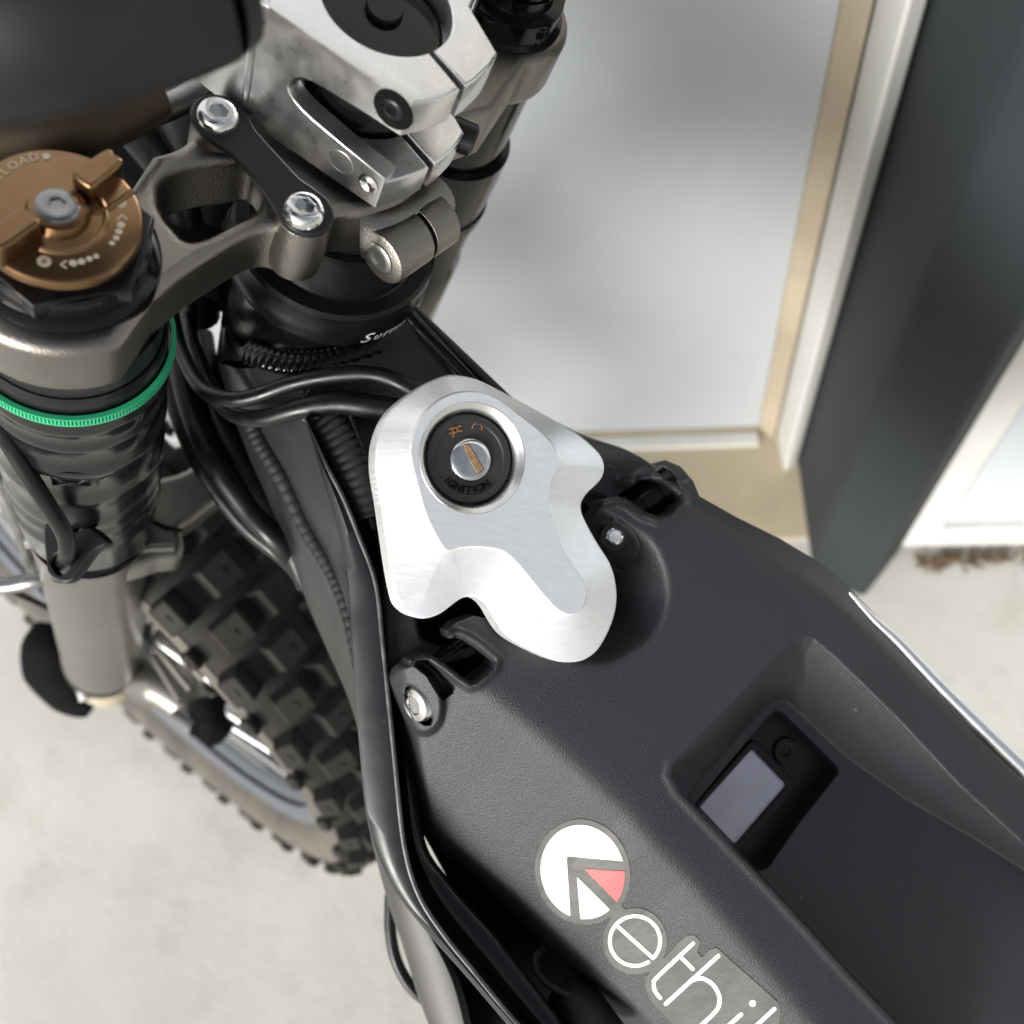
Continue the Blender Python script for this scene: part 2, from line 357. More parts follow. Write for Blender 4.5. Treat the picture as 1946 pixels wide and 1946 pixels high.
# leaf litter along the foot of the right panel
tw = []
for i in range(120):
    x = D[0]+.02+abs(random.gauss(0, .12)); y = yp-.004-abs(random.gauss(0, .010)); a = random.random()*PI; L = random.uniform(.003, .012); w = L*.3; z = random.uniform(.001, .006)
    c, s = math.cos(a), math.sin(a)
    tw.append((np.array([(x-c*L, y-s*L, z), (x+s*w, y-c*w, z+.002), (x+c*L, y+s*L, z+.001), (x-s*w, y+c*w, z+.003)]), [[0, 1, 2, 3]]))
for i in range(120):
    x = xl-.15-random.random()*.9; y = yp-.004-abs(random.gauss(0, .012)); a = random.random()*PI; L = random.uniform(.003, .012); w = L*.3; z = random.uniform(.001, .006)
    c, s = math.cos(a), math.sin(a)
    tw.append((np.array([(x-c*L, y-s*L, z), (x+s*w, y-c*w, z+.002), (x+c*L, y+s*L, z+.001), (x-s*w, y+c*w, z+.003)]), [[0, 1, 2, 3]]))
tv, tf = merge(tw)
M['litter'] = mat('brown leaf litter', (.22, .15, .09), 0, .8, var=.5, vscale=80)
tag(mk('leaf_litter', tv, tf, 'litter', cam_space=False, label='brown leaf litter along the foot of the white panels'), cat='leaf litter', kind='stuff')

# ------------------------------------------------------------------ the motorcycle
F_ = nrm(ray(247, 1763)); K = Fr(P(400, 400, .355), -F_)
hubc = W(P(245, 1150, .92))
bike = thing('electric_motorcycle', (hubc[0], hubc[1], 0), 'black electric dirt motorcycle with bronze grey fork crown and silver ignition plate', 'motorcycle')
# ---- crown ---------------------------------------------------------
cL = K.pt(118, 480); cR = K.pt(958, 10); cS = K.pt(690, 270)
def ell(c, r, a0, a1, n=24): return [(c[0]+r*math.cos(a), c[1]+r*math.sin(a)) for a in np.linspace(math.radians(a0), math.radians(a1), n)]
def kp(L, h=0): return [tuple(x) for x in cr(K.pts(L, h), 4)]
RL_ = .0368
up = K.pts([(238, 296), (290, 290), (336, 276), (366, 250), (385, 225)])
loop = ell(cL, RL_, 62, 306, 40)
loop += kp([(290, 566), (347, 518), (404, 481), (461, 447), (505, 432), (545, 440), (580, 452), (612, 440), (640, 405), (700, 402), (750, 388), (790, 360), (825, 300), (850, 250), (890, 228), (940, 212)])
loop += ell(cR, .0305, -70, 100, 20)
loop += kp([(860, -60), (760, 60), (640, 140), (520, 150), (455, 185), (415, 185), (380, 205), (366, 250), (336, 276), (290, 290)])
win = kp([(305, 385), (304, 352), (316, 333), (336, 322), (370, 313), (437, 304), (480, 300), (505, 330), (500, 370), (484, 397), (437, 424), (387, 447), (355, 450), (335, 432), (315, 408), (305, 385)])[:-1]
crown = plate('upper_crown', [loop, win], K, 0, .028, .0042, 'crown', bike, ang=50, res=5)
# raised rib between clamp and arms
for (px, py) in ((417, 226), (579, 408)):
    u, v = K.pt(px, py, .006)
    lathe('boss', [(.0, .006), (.0082, .006), (.0092, .005), (.0096, .001), (.0104, -.014), (.0098, -.021), (0, -.021)], K, u, v, 'crown', crown, 40)
# bracket
br = Fr(K.O, K.n)
b1 = K.pt(417, 222, .009); b2 = K.pt(582, 400, .009)
d = np.array(b2)-np.array(b1); L = np.linalg.norm(d); d /= L; nn = np.array([-d[1], d[0]])
def bp(s, t): return tuple(np.array(b1)+d*s*L+nn*t)
R0 = .0098
aa = math.atan2(-d[1], -d[0])
lp = [(b1[0]+R0*math.cos(a), b1[1]+R0*math.sin(a)) for a in np.linspace(aa-1.9, aa+1.9, 18)]
lp += [tuple(x) for x in cr([bp(.16, -.0084), bp(.30, -.0068), bp(.5, -.0064), bp(.70, -.0068), bp(.84, -.0084)], 4)]
aa2 = aa+PI
lp += [(b2[0]+R0*math.cos(a), b2[1]+R0*math.sin(a)) for a in np.linspace(aa2-1.9, aa2+1.9, 18)]
lp += [tuple(x) for x in cr([bp(.84, .0084), bp(.74, .0072), bp(.5, .0072), bp(.26, .0074), bp(.16, .0084)], 4)]
strap = plate('bridge_strap', [lp], K, .0095, .0034, .001, 'plastic_smooth', bike, label='matt black strap bolted across the crown')
def hexpoly(r, a0=0): return [(r*math.cos(a0+k*PI/3), r*math.sin(a0+k*PI/3)) for k in range(6)]
def bolt(fr, u, v, h, r, parent, m='steel', hexr=None, rot=.3, dome=.55, name='bolt', body=.002):
    hexr = hexr or r*.44; n = 42
    prof = [(r*.62, r*dome), (r*.75, r*dome*.93), (r*.90, r*dome*.66), (r, r*dome*.2), (r, -body)]
    V, F = lathe_vf(prof, n)
    # socket: ring from hexagon to inner prof edge
    def hexr_at(a): 
        t = ((a-rot) % (PI/3))-PI/6; return hexr*math.cos(PI/6)/math.cos(t)
    V = V.tolist(); base = len(V); k = len(prof)
    for i in range(n):
        a = 2*PI*i/n; q = hexr_at(a)
        V += [(q*1.12*math.cos(a), q*1.12*math.sin(a), r*dome), (q*math.cos(a), q*math.sin(a), r*dome*.9), (q*.97*math.cos(a), q*.97*math.sin(a), min(r*.05, r*dome*.3))]
    for i in range(n):
        j = (i+1) % n
        F.append([i*k, j*k, base+j*3, base+i*3]); F.append([base+i*3, base+j*3, base+j*3+1, base+i*3+1]); F.append([base+i*3+1, base+j*3+1, base+j*3+2, base+i*3+2])
    F.append([base+i*3+2 for i in range(n)])
    V = np.array(V); q = fr.loc(u, v, h)+V[:, :1]*fr.x+V[:, 1:2]*fr.y+V[:, 2:3]*fr.n
    return mk(name, q, F, m, parent, ang=30)
for (px, py) in ((415, 219), (578, 399)):
    u, v = K.pt(px, py, .011); bolt(K, u, v, .0098, .0074, strap)
# pinch clamp: a barrel with a slit and a bolt
pa = K.at(722, 492, -.014); pe = K.at(836, 415, -.014)
ax = nrm(pe-pa); PB = Fr(pa, -ax, xh=(0, 1, 0)); Lp = np.linalg.norm(pe-pa)
def barrel(name, z0, z1):
    lathe(name, [(.0, -z0), (.0098, -z0), (.0108, -z0-.0006), (.0111, -z0-.0018), (.0111, -z1+.0004), (.0108, -z1), (0, -z1)], PB, 0, 0, 'crown', crown, 48)
barrel('clamp_barrel', 0, Lp*.56); barrel('clamp_barrel', Lp*.56+.0016, Lp)
lathe('clamp_gap', [(0, -Lp*.5), (.0106, -Lp*.5), (.0106, -Lp*.62), (0, -Lp*.62)], PB, 0, 0, 'void', crown, 32)
bolt(PB, .0003, -.0003, .0006, .0066, crown, 'steel_dull', dome=.12, body=.001, rot=.1, hexr=.003)
gl = K.at(775, 440, -.008); v_, f_ = tube_vf(cr([K.at(690, 430, -.014), K.at(735, 430, -.012), K.at(790, 400, -.012), K.at(820, 370, -.012)], 6), [.012, .0098, .0092, .011], 20)
mk('clamp_neck', v_, f_, 'crown', crown, ang=60)
# ---- left fork leg ---------------------------------------------------
def legpart(name, prof, c, m, seg=72, parent=bike, label=None): return lathe(name, prof, K, c[0], c[1], m, parent, seg, label)
col = legpart('fork_collar', [(.0, .012), (.0262, .012), (.0272, .011), (.0275, .004), (.0290, .0032), (.0304, .002), (.0310, -.001), (.0310, -.02)], cL, 'black_gloss')
hx = plate('top_nut', [[(cL[0]+a, cL[1]+b) for a, b in hexpoly(.0292, .42)]], K, .0125, .008, .0012, 'black_satin', col)
# bronze adjuster knob
kn = legpart('preload_knob', [(.0, .0205), (.0232, .0205), (.0241, .0200), (.0245, .0190), (.0245, .0165), (.0235, .0155), (.021, .014), (.021, .0125)], cL, 'gold', 96, label='bronze preload knob with a raised wing grip and engraved marks')
kc = K.pt(108, 404, .0205); cK = cL
cK = (cL[0], cL[1])
# the wing: rounded bar through the centre, lower in the middle
gd = np.array(K.pt(232, 300, .026))-np.array(K.pt(0, 470, .026)); ga = math.atan2(gd[1], gd[0])
wing = []
def rot2(u, v, a): return (cK[0]+u*math.cos(a)-v*math.sin(a), cK[1]+u*math.sin(a)+v*math.cos(a))
def wloop(L): return [rot2(x, y, ga) for x, y in L]
for sgn in (1, -1):
    lpw = [(sgn*x, sgn*y) for x, y in ((.0095, -.0036), (.013, -.0042), (.0236, -.0034), (.0243, 0), (.0238, .0030), (.013, .0034), (.0095, .0028))]
    lpw = [tuple(x) for x in cr(wloop(lpw), 4, True)]
    plate('wing_grip', [lpw], K, .0292, .0110, .0012, 'gold', kn, res=4)
    lp3 = [(sgn*x, sgn*y) for x, y in ((.0060, -.0052), (.012, -.0078), (.0226, -.0076), (.0226, -.0070), (.012, -.0070), (.0060, -.0042))]
    v_, f_ = tube_vf(cr([K.loc(*wloop([q])[0], .0204) for q in [(sgn*.0075, -sgn*.0062), (sgn*.013, -sgn*.0082), (sgn*.0226, -sgn*.0082)]], 5), .00105, 10)
    mk('groove_lip', v_, f_, 'gold', kn, ang=60)
lathe('knob_hub', [(0, .0240), (.0072, .0240), (.0082, .0236), (.0087, .0225), (.0094, .0208), (.0115, .0205), (.0118, .0200)], K, cK[0], cK[1], 'gold', kn, 64)
lathe('hub_lip', [(.0125, .0203), (.0131, .0211), (.0138, .0213), (.0144, .0209), (.0148, .0203)], K, cK[0], cK[1], 'gold', kn, 48, a0=ga-2.75, a1=ga-.30)
bolt(K, cK[0], cK[1], .0243, .0063, kn, 'steel_dull', dome=.16, body=.001, rot=.5, hexr=.0026)
def kmark(r, deg, fn, h=.0206): 
    a = math.radians(deg); u = cK[0]+r*math.cos(a); v = cK[1]+r*math.sin(a); return u, v
mk_parts = []
def disc(r, n=18): 
    V = [(0, 0, 0)]+[(r*math.cos(2*PI*i/n), r*math.sin(2*PI*i/n), 0) for i in range(n)]; return np.array(V), [[0, 1+i, 1+(i+1) % n] for i in range(n)]
def onk(vf, u, v, a, h=.02065):
    V, F = vf; c, s = math.cos(a), math.sin(a); x = u+V[:, 0]*c-V[:, 1]*s; y = v+V[:, 0]*s+V[:, 1]*c
    return K.O+x[:, None]*K.x+y[:, None]*K.y+(h+V[:, 2:3])*K.n, F
def mpt(px, py): return K.pt(px, py, .0206)
for (px, py, r) in ((229, 386, .0019), (84, 497, .0020), (88, 297, .0011)):
    u, v = mpt(px, py); mk_parts.append(onk(disc(r), u, v, 0))
for (px, py, r) in ((230, 427, .0012), (226, 440, .0011), (221, 452, .00095), (213, 462, .00085), (139, 500, .0012), (155, 497, .0011), (170, 492, .00095), (183, 487, .00085)):
    u, v = mpt(px, py); mk_parts.append(onk(disc(r), u, v, 0))
def stroke(pl, w, h=.02065):
    out = []
    for i in range(len(pl)-1):
        a = np.array(mpt(*pl[i])); b = np.array(mpt(*pl[i+1])); t = nrm(b-a); n = np.array([-t[1], t[0]])*w
        q = [a-n, b-n, b+n, a+n]; out.append((np.array([K.loc(x[0], x[1], h+.00002*i) for x in q]), [[0, 1, 2, 3]]))
    return out
mk_parts += stroke([(222, 418), (233, 408), (241, 418)], .0003); mk_parts += stroke([(127, 495), (115, 503), (127, 510)], .0003)
tgt = [(67, 300, 'D'), (48, 306, 'A'), (30, 315, 'O'), (14, 325, 'L'), (2, 335, 'E'), (-10, 347, 'R'), (-20, 360, 'P')]
for px, py, ch in tgt:
    u, v = mpt(px, py+5); a = math.atan2(v-cK[1], u-cK[0])-PI/2; mk_parts.append(onk(glyph(ch, .0040, .00002), u, v, a))
v_, f_ = merge(mk_parts); tag(mk('engraved_marks', v_, f_, 'mark', kn), kind='stuff')
mm = []
for (px, py) in ((229, 386), (84, 497)):
    for q in stroke([(px-5, py+3), (px+5, py-3)], .0003, .0208)+(stroke([(px-3, py-5), (px+3, py+5)], .0003, .0209) if px < 100 else []): mm.append(q)
v_, f_ = merge(mm); tag(mk('plus_minus_marks', v_, f_, 'gold', kn), kind='stuff')
# leg tubes
legpart('upper_tube', [(.0325, -.025), (.0325, -.060), (.0325, -.19), (.031, -.21)], cL, 'black_satin')
gd_ = legpart('fork_guard', [(.0330, -.040), (.0342, -.043), (.0344, -.062), (.0350, -.064), (.0350, -.067), (.0344, -.069), (.0344, -.078), (.0351, -.080), (.0344, -.083), (.0340, -.098), (.0355, -.102), (.0355, -.106), (.0345, -.110), (.0345, -.128), (.0354, -.132), (.0354, -.138), (.0345, -.143), (.0342, -.160), (.0350, -.164), (.0345, -.168), (.0345, -.175), (.0352, -.178), (.0345, -.182), (.034, -.195), (.0352, -.199), (.0345, -.203), (.033, -.235)], cL, 'guard')
# moulded arrow emblem on the guard
def on_leg(c, r, px, py):
    """point of the leg cylinder seen at a pixel"""
    o = K.loc(c[0], c[1]); rd = nrm(ray(px, py)); A_ = rd-np.dot(rd, K.n)*K.n; B_ = -o-np.dot(-o, K.n)*K.n
    a = A_@A_; b = 2*A_@B_; cc = B_@B_-r*r; t = (-b-math.sqrt(max(b*b-4*a*cc, 0)))/(2*a); return rd*t
em = []
for pl in ([(95, 897), (100, 920), (172, 922), (176, 900), (95, 897)], [(112, 910), (128, 902), (150, 904), (162, 911), (150, 918), (128, 917), (112, 910)], [(190, 898), (186, 922)], [(190, 910), (215, 898)]):
    path = np.concatenate([[on_leg(cL, .0348, *(np.array(pl[i])+(np.array(pl[i+1])-pl[i])*t)) for t in np.linspace(0, 1, 6)[:-1]] for i in range(len(pl)-1)]+[[on_leg(cL, .0348, *pl[-1])]])
    em.append(tube_vf(path, .0006, 6))
v_, f_ = merge(em); mk('guard_emblem', v_, f_, 'black_satin', gd_)
# green cable tie
pr = [(.0352, -0.0480), (.0370, -0.0480), (.0370, -0.0487), (.0361, -0.0488), (.0361, -0.0525), (.0370, -0.0526), (.0370, -0.0533), (.0352, -0.0533)]
tie = thing('cable_tie', W(K.loc(cL[0], cL[1], -0.0505)), 'bright green ribbed cable tie pulled round the left fork leg', 'cable tie')
lathe('tie_band', pr, K, cL[0], cL[1], 'green', tie, 96, closed=True)
ri = []
for k in range(96):
    a = -PI*1.02+PI*1.04*k/95; V = np.array([(.0361, -.00033, -0.0487), (.0371, -.00033, -0.0487), (.0371, .00033, -0.0487), (.0361, .00033, -0.0487), (.0361, -.00033, -0.0524), (.0371, -.00033, -0.0524), (.0371, .00033, -0.0524), (.0361, .00033, -0.0524)])
    F8 = [[0, 1, 2, 3], [7, 6, 5, 4], [0, 4, 5, 1], [1, 5, 6, 2], [2, 6, 7, 3]]
    c, s = math.cos(a), math.sin(a); x = cL[0]+V[:, 0]*c-V[:, 1]*s; y = cL[1]+V[:, 0]*s+V[:, 1]*c
    ri.append((K.O+x[:, None]*K.x+y[:, None]*K.y+V[:, 2:3]*K.n, F8))
v_, f_ = merge(ri); mk('tie_ribs', v_, f_, 'green', tie)
# lower crown
hl = -.262
def kh(L, h): return [tuple(x) for x in cr(K.pts(L, h), 4)]
lc = kh([(118, 1090), (100, 1040), (90, 985), (120, 900), (200, 860), (270, 900), (310, 905), (370, 880), (430, 800), (560, 740), (640, 800), (600, 880), (480, 920), (427, 940), (370, 985), (345, 1003), (349, 1035), (339, 1060), (300, 1066), (270, 1076), (215, 1090), (165, 1104), (118, 1090)], hl)[:-1]
lcrown = plate('lower_crown', [lc], K, hl, .024, .004, 'fork_grey', bike, res=4)
tube('crown_slit', [K.at(284, 985, hl+.001), K.at(310, 1000, hl+.001), K.at(347, 1008, hl+.001)], .0012, 'void', lcrown, px=False)
u, v = K.pt(318, 1040, hl+.0); tube('crown_lip', [K.at(215, 1075, hl+.001), K.at(265, 1045, hl+.002), K.at(330, 1040, hl+.001)], .0025, 'fork_grey', lcrown, px=False)
for (px, py, dd) in ((297, 1062, .615),):
    PP = P(px, py, dd); FB = Fr(PP, (-.1, -.55, .8)); bolt(FB, 0, 0, 0, .005, lcrown, 'steel_dull', dome=.2)
PP = P(70, 1020, .55); FB = Fr(PP, (-.9, -.1, .3), (0, 1, 0)); lathe('clamp_bolt', [(0, .006), (.006, .006), (.006, -.01)]+[(.0042+.0007*(k % 2), -.011-.0013*k) for k in range(12)]+[(0, -.028)], FB, 0, 0, 'steel', lcrown, 24)
# cable holder
Kh = Fr(P(130, 1060, .462), (-.15, .15, .97))
ch_ = [tuple(x) for x in cr(Kh.pts([(82, 1000), (84, 1050), (90, 1078), (112, 1106), (135, 1105), (152, 1085), (178, 1050), (205, 1030), (170, 1000), (140, 1010), (120, 980), (98, 965)]), 4, True)]
hole = circ(*Kh.pt(114, 1072), .0048, 20)
plate('cable_holder', [ch_, hole], Kh, 0, .006, .0015, 'plastic_smooth', lcrown)
legpart('lower_tube', [(.031, -.255), (.0305, -.285), (.0300, -.40), (.0300, -.545), (.0307, -.548), (.0307, -.562), (.0300, -.565), (.028, -.566), (.026, -.567), (.0, -.567)], cL, 'fork_grey')
legpart('wiper_ring', [(.030, -.566), (.0308, -.568), (.0300, -.585), (.025, -.588), (.0, -.588)], cL, 'black_satin')
legpart('axle_foot', [(.026, -.586), (.027, -.60), (.0265, -.635), (.021, -.650), (.0, -.655)], cL, 'fork_grey')
legpart('foot_cap', [(.0, -.584), (.0235, -.584), (.0235, -.625), (0, -.625)], (cL[0]+.003, cL[1]-.006), 'beige')
# dark guard at the left of the foot
tube('foot_guard', [(95, 1185, .86), (88, 1225, .86), (100, 1275, .87), (135, 1320, .88), (172, 1350, .88)], [.010, .021, .026, .022, .008], 'void', bike, flat=.6)
tube('guard_pad', [(155, 1298, .835), (164, 1330, .835)], .0052, 'white_trim', bike)
# ---- right fork leg
legpart('fork_collar', [(.0, .018), (.018, .018), (.0185, .012), (.0235, .011), (.0242, .002), (.0264, .001), (.0264, -.03)], cR, 'black_gloss')
plate('top_nut', [[(cR[0]+a, cR[1]+b) for a, b in hexpoly(.0252, .1)]], K, .010, .008, .001, 'black_gloss', bike)
legpart('adjuster_knob', [(.0, .026), (.016, .026), (.0172, .0245), (.0175, .019), (.0, .019)], cR, 'black_gloss', 12)
legpart('upper_tube', [(.0262, -.025), (.0262, -.078), (.0300, -.079), (.0303, -.095), (.0300, -.120), (.0313, -.121), (.0313, -.128), (.0295, -.130), (.0290, -.165), (.031, -.17), (.0325, -.235), (.030, -.24), (.028, -.40)], cR, 'black_gloss')
tube('fork_bleed_hose', [K.at(958, 250, -.08), K.at(950, 320, -.10), K.at(915, 378, -.12), K.at(860, 392, -.12)], .0014, 'cable', bike, px=False)
# ---- steerer, headset, head tube
HP = [(.0255, -.018), (.0275, -.022), (.0300, -.0235), (.0300, -.0265), (.0285, -.0275), (.0290, -.0310), (.0325, -.0315), (.0325, -.0345), (.0315, -.0355), (.0340, -.053), (.0350, -.0555), (.0362, -.0560), (.0366, -.0550), (.0420, -.0555), (.0436, -.0570), (.0440, -.066), (.0446, -.067), (.0448, -.075), (.0438, -.077), (.0425, -.078)]
hd = lathe('headset', HP, K, cS[0], cS[1], 'black_satin', bike, 96)
lathe('head_tube', [(.0420, -.076), (.0416, -.10), (.0410, -.17), (.0405, -.24), (.0430, -.25), (.043, -.262)], K, cS[0], cS[1], 'black_gloss', bike, 72)
lathe('steerer_spacer', [(.0, .006), (.022, .006), (.023, .004), (.0235, -.002), (.026, -.006), (.026, -.025)], K, cS[0], cS[1], 'black_satin', bike, 64)
lt = []
word = 'Surron'; a_s = math.radians(-57); u0 = None
rr = .0449
adv = [.0, .0050, .0090, .0120, .0150, .0186]
for i, chh in enumerate(word):
    V, F = glyph(chh, .0074 if i else .0096, .00004); V = V.copy(); V[:, 0] += V[:, 1]*.35; V[:, 0] *= 1.05
    a = math.radians(-67)+adv[i]*1.12/rr+V[:, 0]/rr; hh = -.0738+V[:, 1]
    x = cS[0]+(rr+V[:, 2])*np.cos(a); y = cS[1]+(rr+V[:, 2])*np.sin(a)
    lt.append((K.O+x[:, None]*K.x+y[:, None]*K.y+hh[:, None]*K.n, F))
v_, f_ = merge(lt); mk('headset_lettering', v_, f_, 'white_print', hd)
# ---- stem
HT = .058; TU = .0155; HLo = .0205
def kq(L, h): return K.pts(L, h)
le = K.pts([(781, 199), (567, 50), (517, 12)], HT)              # long left edge of the upper slab
lowL = K.pts([(715, 386), (480, 222)], .005)
e0 = np.array(le[0]); e1 = np.array(le[1]); ed = nrm(e1-e0)
low = np.array(K.pt(478, 221, .005)); s_low = (low-e0)@ed       # where the body's rounded corner stands
far = np.array(K.pt(358, 140, .005))
hc = K.pt(738, 4, HT); hr = .0222
def slab_loop(slit=True):
    ii = np.array([ed[1], -ed[0]]); ii = ii if ii@(np.array(hc)-e0) > 0 else -ii; ii = ii*.0006
    L = [tuple(e0+ii), tuple(e0+ed*(s_low-.002)+ii), tuple(far+ii+np.array([.002, .004])), tuple(far+np.array([.03, .088]))]
    R = K.pts([(1000, -230), (893, 12), (946, 101), (935, 120), (924, 132), (905, 150), (886, 163)], HT)
    L += R
    return L
arc1 = K.pts([(874, 168), (850, 181), (816, 191)], HT)
def slab(name, h, t, hole=True, gap=True):
    c0 = np.array(hc); g1 = np.array(K.pt(886, 163, HT)); g2 = np.array(K.pt(875, 169, HT))
    L = slab_loop(); gd2 = nrm((g1+g2)/2-c0)
    # slit: walk in to the hole, round it and back out
    a0 = math.atan2(*(g1-c0)[::-1]); wgap = np.linalg.norm(g1-g2)/2
    da = wgap/hr*.8
    am = math.atan2(gd2[1], gd2[0])
    ring = [(c0[0]+hr*math.cos(a), c0[1]+hr*math.sin(a)) for a in np.linspace(am+da, am-da+2*PI, 60)]
    L2 = L+ring+arc1
    return plate(name, [L2], K, h, t, .0009, 'alu_smooth', bike, ang=30, res=2)
stem = slab('stem_clamp', HT, TU); stem['label'] = 'silver billet stem clamp with two slit rings'
# lower slab: same left edge, shorter nose
tri = slab('lower_stem_clamp', .0185, .0135)
# the body behind the slabs, full height, with the rounded corner
inn = np.array([ed[1], -ed[0]]); inn = inn if inn@(np.array(hc)-e0) > 0 else -inn
NL = -inn[0]*K.x-inn[1]*K.y; ED3 = ed[0]*K.x+ed[1]*K.y; E03 = K.loc(e0[0], e0[1])
def on_face(px, py, off=0.):
    r = ray(px, py); t = (E03@NL+off)/(r@NL); return r*t
SFc = Fr(E03+NL*.0003, NL, -ED3)                     # face frame: x towards the nose
def sfp(px, py): q = on_face(px, py, .0003)-SFc.O; return (q@SFc.x, q@SFc.y)
yt = (K.n*(HT+.0002))@SFc.y; yb = (K.n*.0048)@SFc.y
slot = [sfp(761, 259)]+[tuple(x) for x in cr([sfp(690, 213), sfp(630, 176), sfp(592, 155), sfp(567, 148), sfp(549, 158), sfp(552, 180), sfp(583, 217), sfp(650, 274)], 5)]+[sfp(728, 338)]
xn = sfp(781, 199)[0]; xb = sfp(478, 221)[0]
side = [(xb, yt), (xn, yt), (xn, slot[0][1])]+slot[1:-1]+[(xn, slot[-1][1]), (xn, yb), (xb, yb)]
sl_s = -sfp(549, 165)[0]
plate('stem_side', [side], SFc, .0, .0075, .0004, 'alu_smooth', stem, ang=30, res=2)
q1 = np.array(K.pt(478, 221, .005)); q2 = np.array(K.pt(452, 214, .005)); q1 = e0+ed*((q1-e0)@ed)-inn*.0003
web = [tuple(e0+ed*(sl_s+.003)-inn*.0002), tuple(q1), tuple(q2), tuple(far), tuple(far+np.array([-.02, .05])), tuple(far+np.array([.03, .088]))]
web += [tuple(np.array(hc)+hr*1.12*np.array([math.cos(a), math.sin(a)])) for a in np.linspace(math.radians(150), math.radians(205), 8)]
web += [tuple(e0+ed*(sl_s+.001)+inn*.010)]
plate('stem_body', [web], K, HT-.0002, HT-.0050, .0004, 'alu_smooth', stem, ang=14, res=2)
uf, vf = K.pt(467, 217, .005)
lathe('corner_fillet', [(0, HT-.0006), (.0024, HT-.0006), (.0028, HT-.001), (.0028, .005), (0, .005)], K, uf+inn[0]*.0006, vf+inn[1]*.0006, 'alu_smooth', stem, 40)
# fillet cylinder closing the slot end (concave end reads as a ring)
# steerer and top cap inside the upper ring
lathe('top_cap', [(0, .0500), (.010, .0505), (.0195, .0500), (.0212, .0485), (.0214, .030), (.0214, .0)], K, hc[0], hc[1], 'black_gloss', bike, 64)
lathe('cap_bolt', [(0, .0525), (.006, .0525), (.0065, .0515), (.0065, .050)], K, hc[0], hc[1]+.004, 'black_satin', bike, 32)
# pinch bolt recess on the left face of the upper slab and threaded hole on the lower
def facefr(px, py, off=.0003): return Fr(on_face(px, py, off), NL, K.n)
ff = facefr(748, 208); 
lathe('bolt_well', [(.0, .0003), (.0062, .0003), (.0064, .0004), (.0072, .0005), (.0073, .0)], ff, 0, 0, 'void', stem, 32)
bolt(ff, -.0006, .0004, -.0008, .0047, stem, 'black_satin', dome=.35, body=.0005)
ff2 = facefr(700, 349)
lathe('threaded_hole', [(.0, .0002)]+[(.0012+.0004*k, .0003+.0003*(k % 2)) for k in range(6)]+[(.0040, .0004)], ff2, 0, 0, 'steel', tri, 28)
ff3 = facefr(648, 308)
lathe('machining_mark', [(.0043, .0001), (.0045, .00018), (.0048, .00018), (.0050, .0001)], ff3, 0, 0, 'alu_smooth', tri, 36)
# right hand screw ends of the pinch bolts
lathe('nut_end', [(0, .004), (.005, .004), (.0062, .003), (.0062, -.012)], Fr(K.at(884, 262, .012), nrm(K.x*.9-K.y*.2), K.n), 0, 0, 'black_satin', tri, 24)
# ---- handlebar
hb = tube('handlebar', [(-260, 70, .235), (-100, 45, .235), (60, 15, .235), (220, -18, .24), (330, -45, .243), (400, -62, .245)], [.0232, .0236, .0238, .0232, .0222, .0208], 'rubber', bike, seg=48, label='thick matt black handlebar grip pad at the top left')
tube('bar_end_ring', [(398, -64, .2455), (432, -74, .247)], [.0205, .0190], 'plastic_smooth', hb, seg=40)
tube('cross_tube', [(-60, 262, .33), (80, 250, .335), (180, 228, .34), (300, 180, .35)], [.012, .012, .011, .008], 'brown_tube', bike, seg=20, label='blurred brown tube under the handlebar')
tube('brake_hose', [(-40, 300, .36), (80, 285, .365), (200, 240, .37), (330, 200, .39), (420, 140, .41)], .005, 'steel_dull', bike)
# harness tubes, then a black sheet for the shade behind the crown window
for ctrl, r in (([(250, 230, .43), (330, 330, .45), (360, 420, .47), (380, 600, .52)], .010), ([(420, 260, .42), (430, 340, .45), (410, 430, .48), (400, 560, .52)], .012), ([(330, 150, .42), (380, 260, .44), (470, 330, .46), (480, 460, .5)], .014), ([(470, 240, .44), (480, 340, .45), (450, 460, .48), (440, 560, .52)], .011)):
    tube('wiring_harness', ctrl, r, 'cable', bike)
FBk = Fr(P(380, 330, .47), (.1, .3, .95))
plate('window_shade_sheet', [FBk.pts([(80, 180), (420, 90), (700, 150), (720, 420), (500, 480), (400, 520), (300, 480), (240, 360)])], FBk, 0, .03, .004, 'void', bike)  # added black sheet paints the shadow seen through the crown window
# ------------------------------------------------------------------ frame
RL = [(590, 830), (610, 900), (632, 970), (650, 1040), (660, 1120), (668, 1232), (681, 1397), (695, 1541), (716, 1624), (753, 1698), (815, 1776), (881, 1850), (945, 1925), (1000, 1990)]
RR = [(579, 796), (619, 880), (653, 944), (686, 1025), (716, 1110), (730, 1232), (749, 1418), (769, 1603), (798, 1702), (848, 1780), (905, 1850), (960, 1918), (1020, 1985), (1050, 2020)]
dd = np.linspace(.425, .435, len(RL))
def rw(L, dx, dy, dz): return [(a+dx, b+dy, c+dz) for (a, b), c in zip(L, dd)]
rail = loft('frame_rail', [rw(RL, 14, 0, .06), rw(RL, 1, 0, .012), rw(RL, 0, 0, .004), rw(RL, 4, 0, .0005), [((a[0]+b[0])/2, (a[1]+b[1])/2, c-.001) for a, b, c in zip(RL, RR, dd)], rw(RR, -8, 0, 0), rw(RR, -3, 0, .0003), rw(RR, 0, 0, .002), rw(RR, 3, -1, .006), rw(RR, 4, -1, .03)], 'frame_slate', bike, ang=50)
R4 = [(640, 800), (680, 870), (720, 930), (740, 1010), (745, 1110), (760, 1232), (785, 1418), (806, 1591), (848, 1665), (900, 1728), (950, 1785), (1000, 1850), (1060, 1930), (1095, 1985)]
re_ = [(a, b, c) for (a, b), c in zip(RR, dd)]
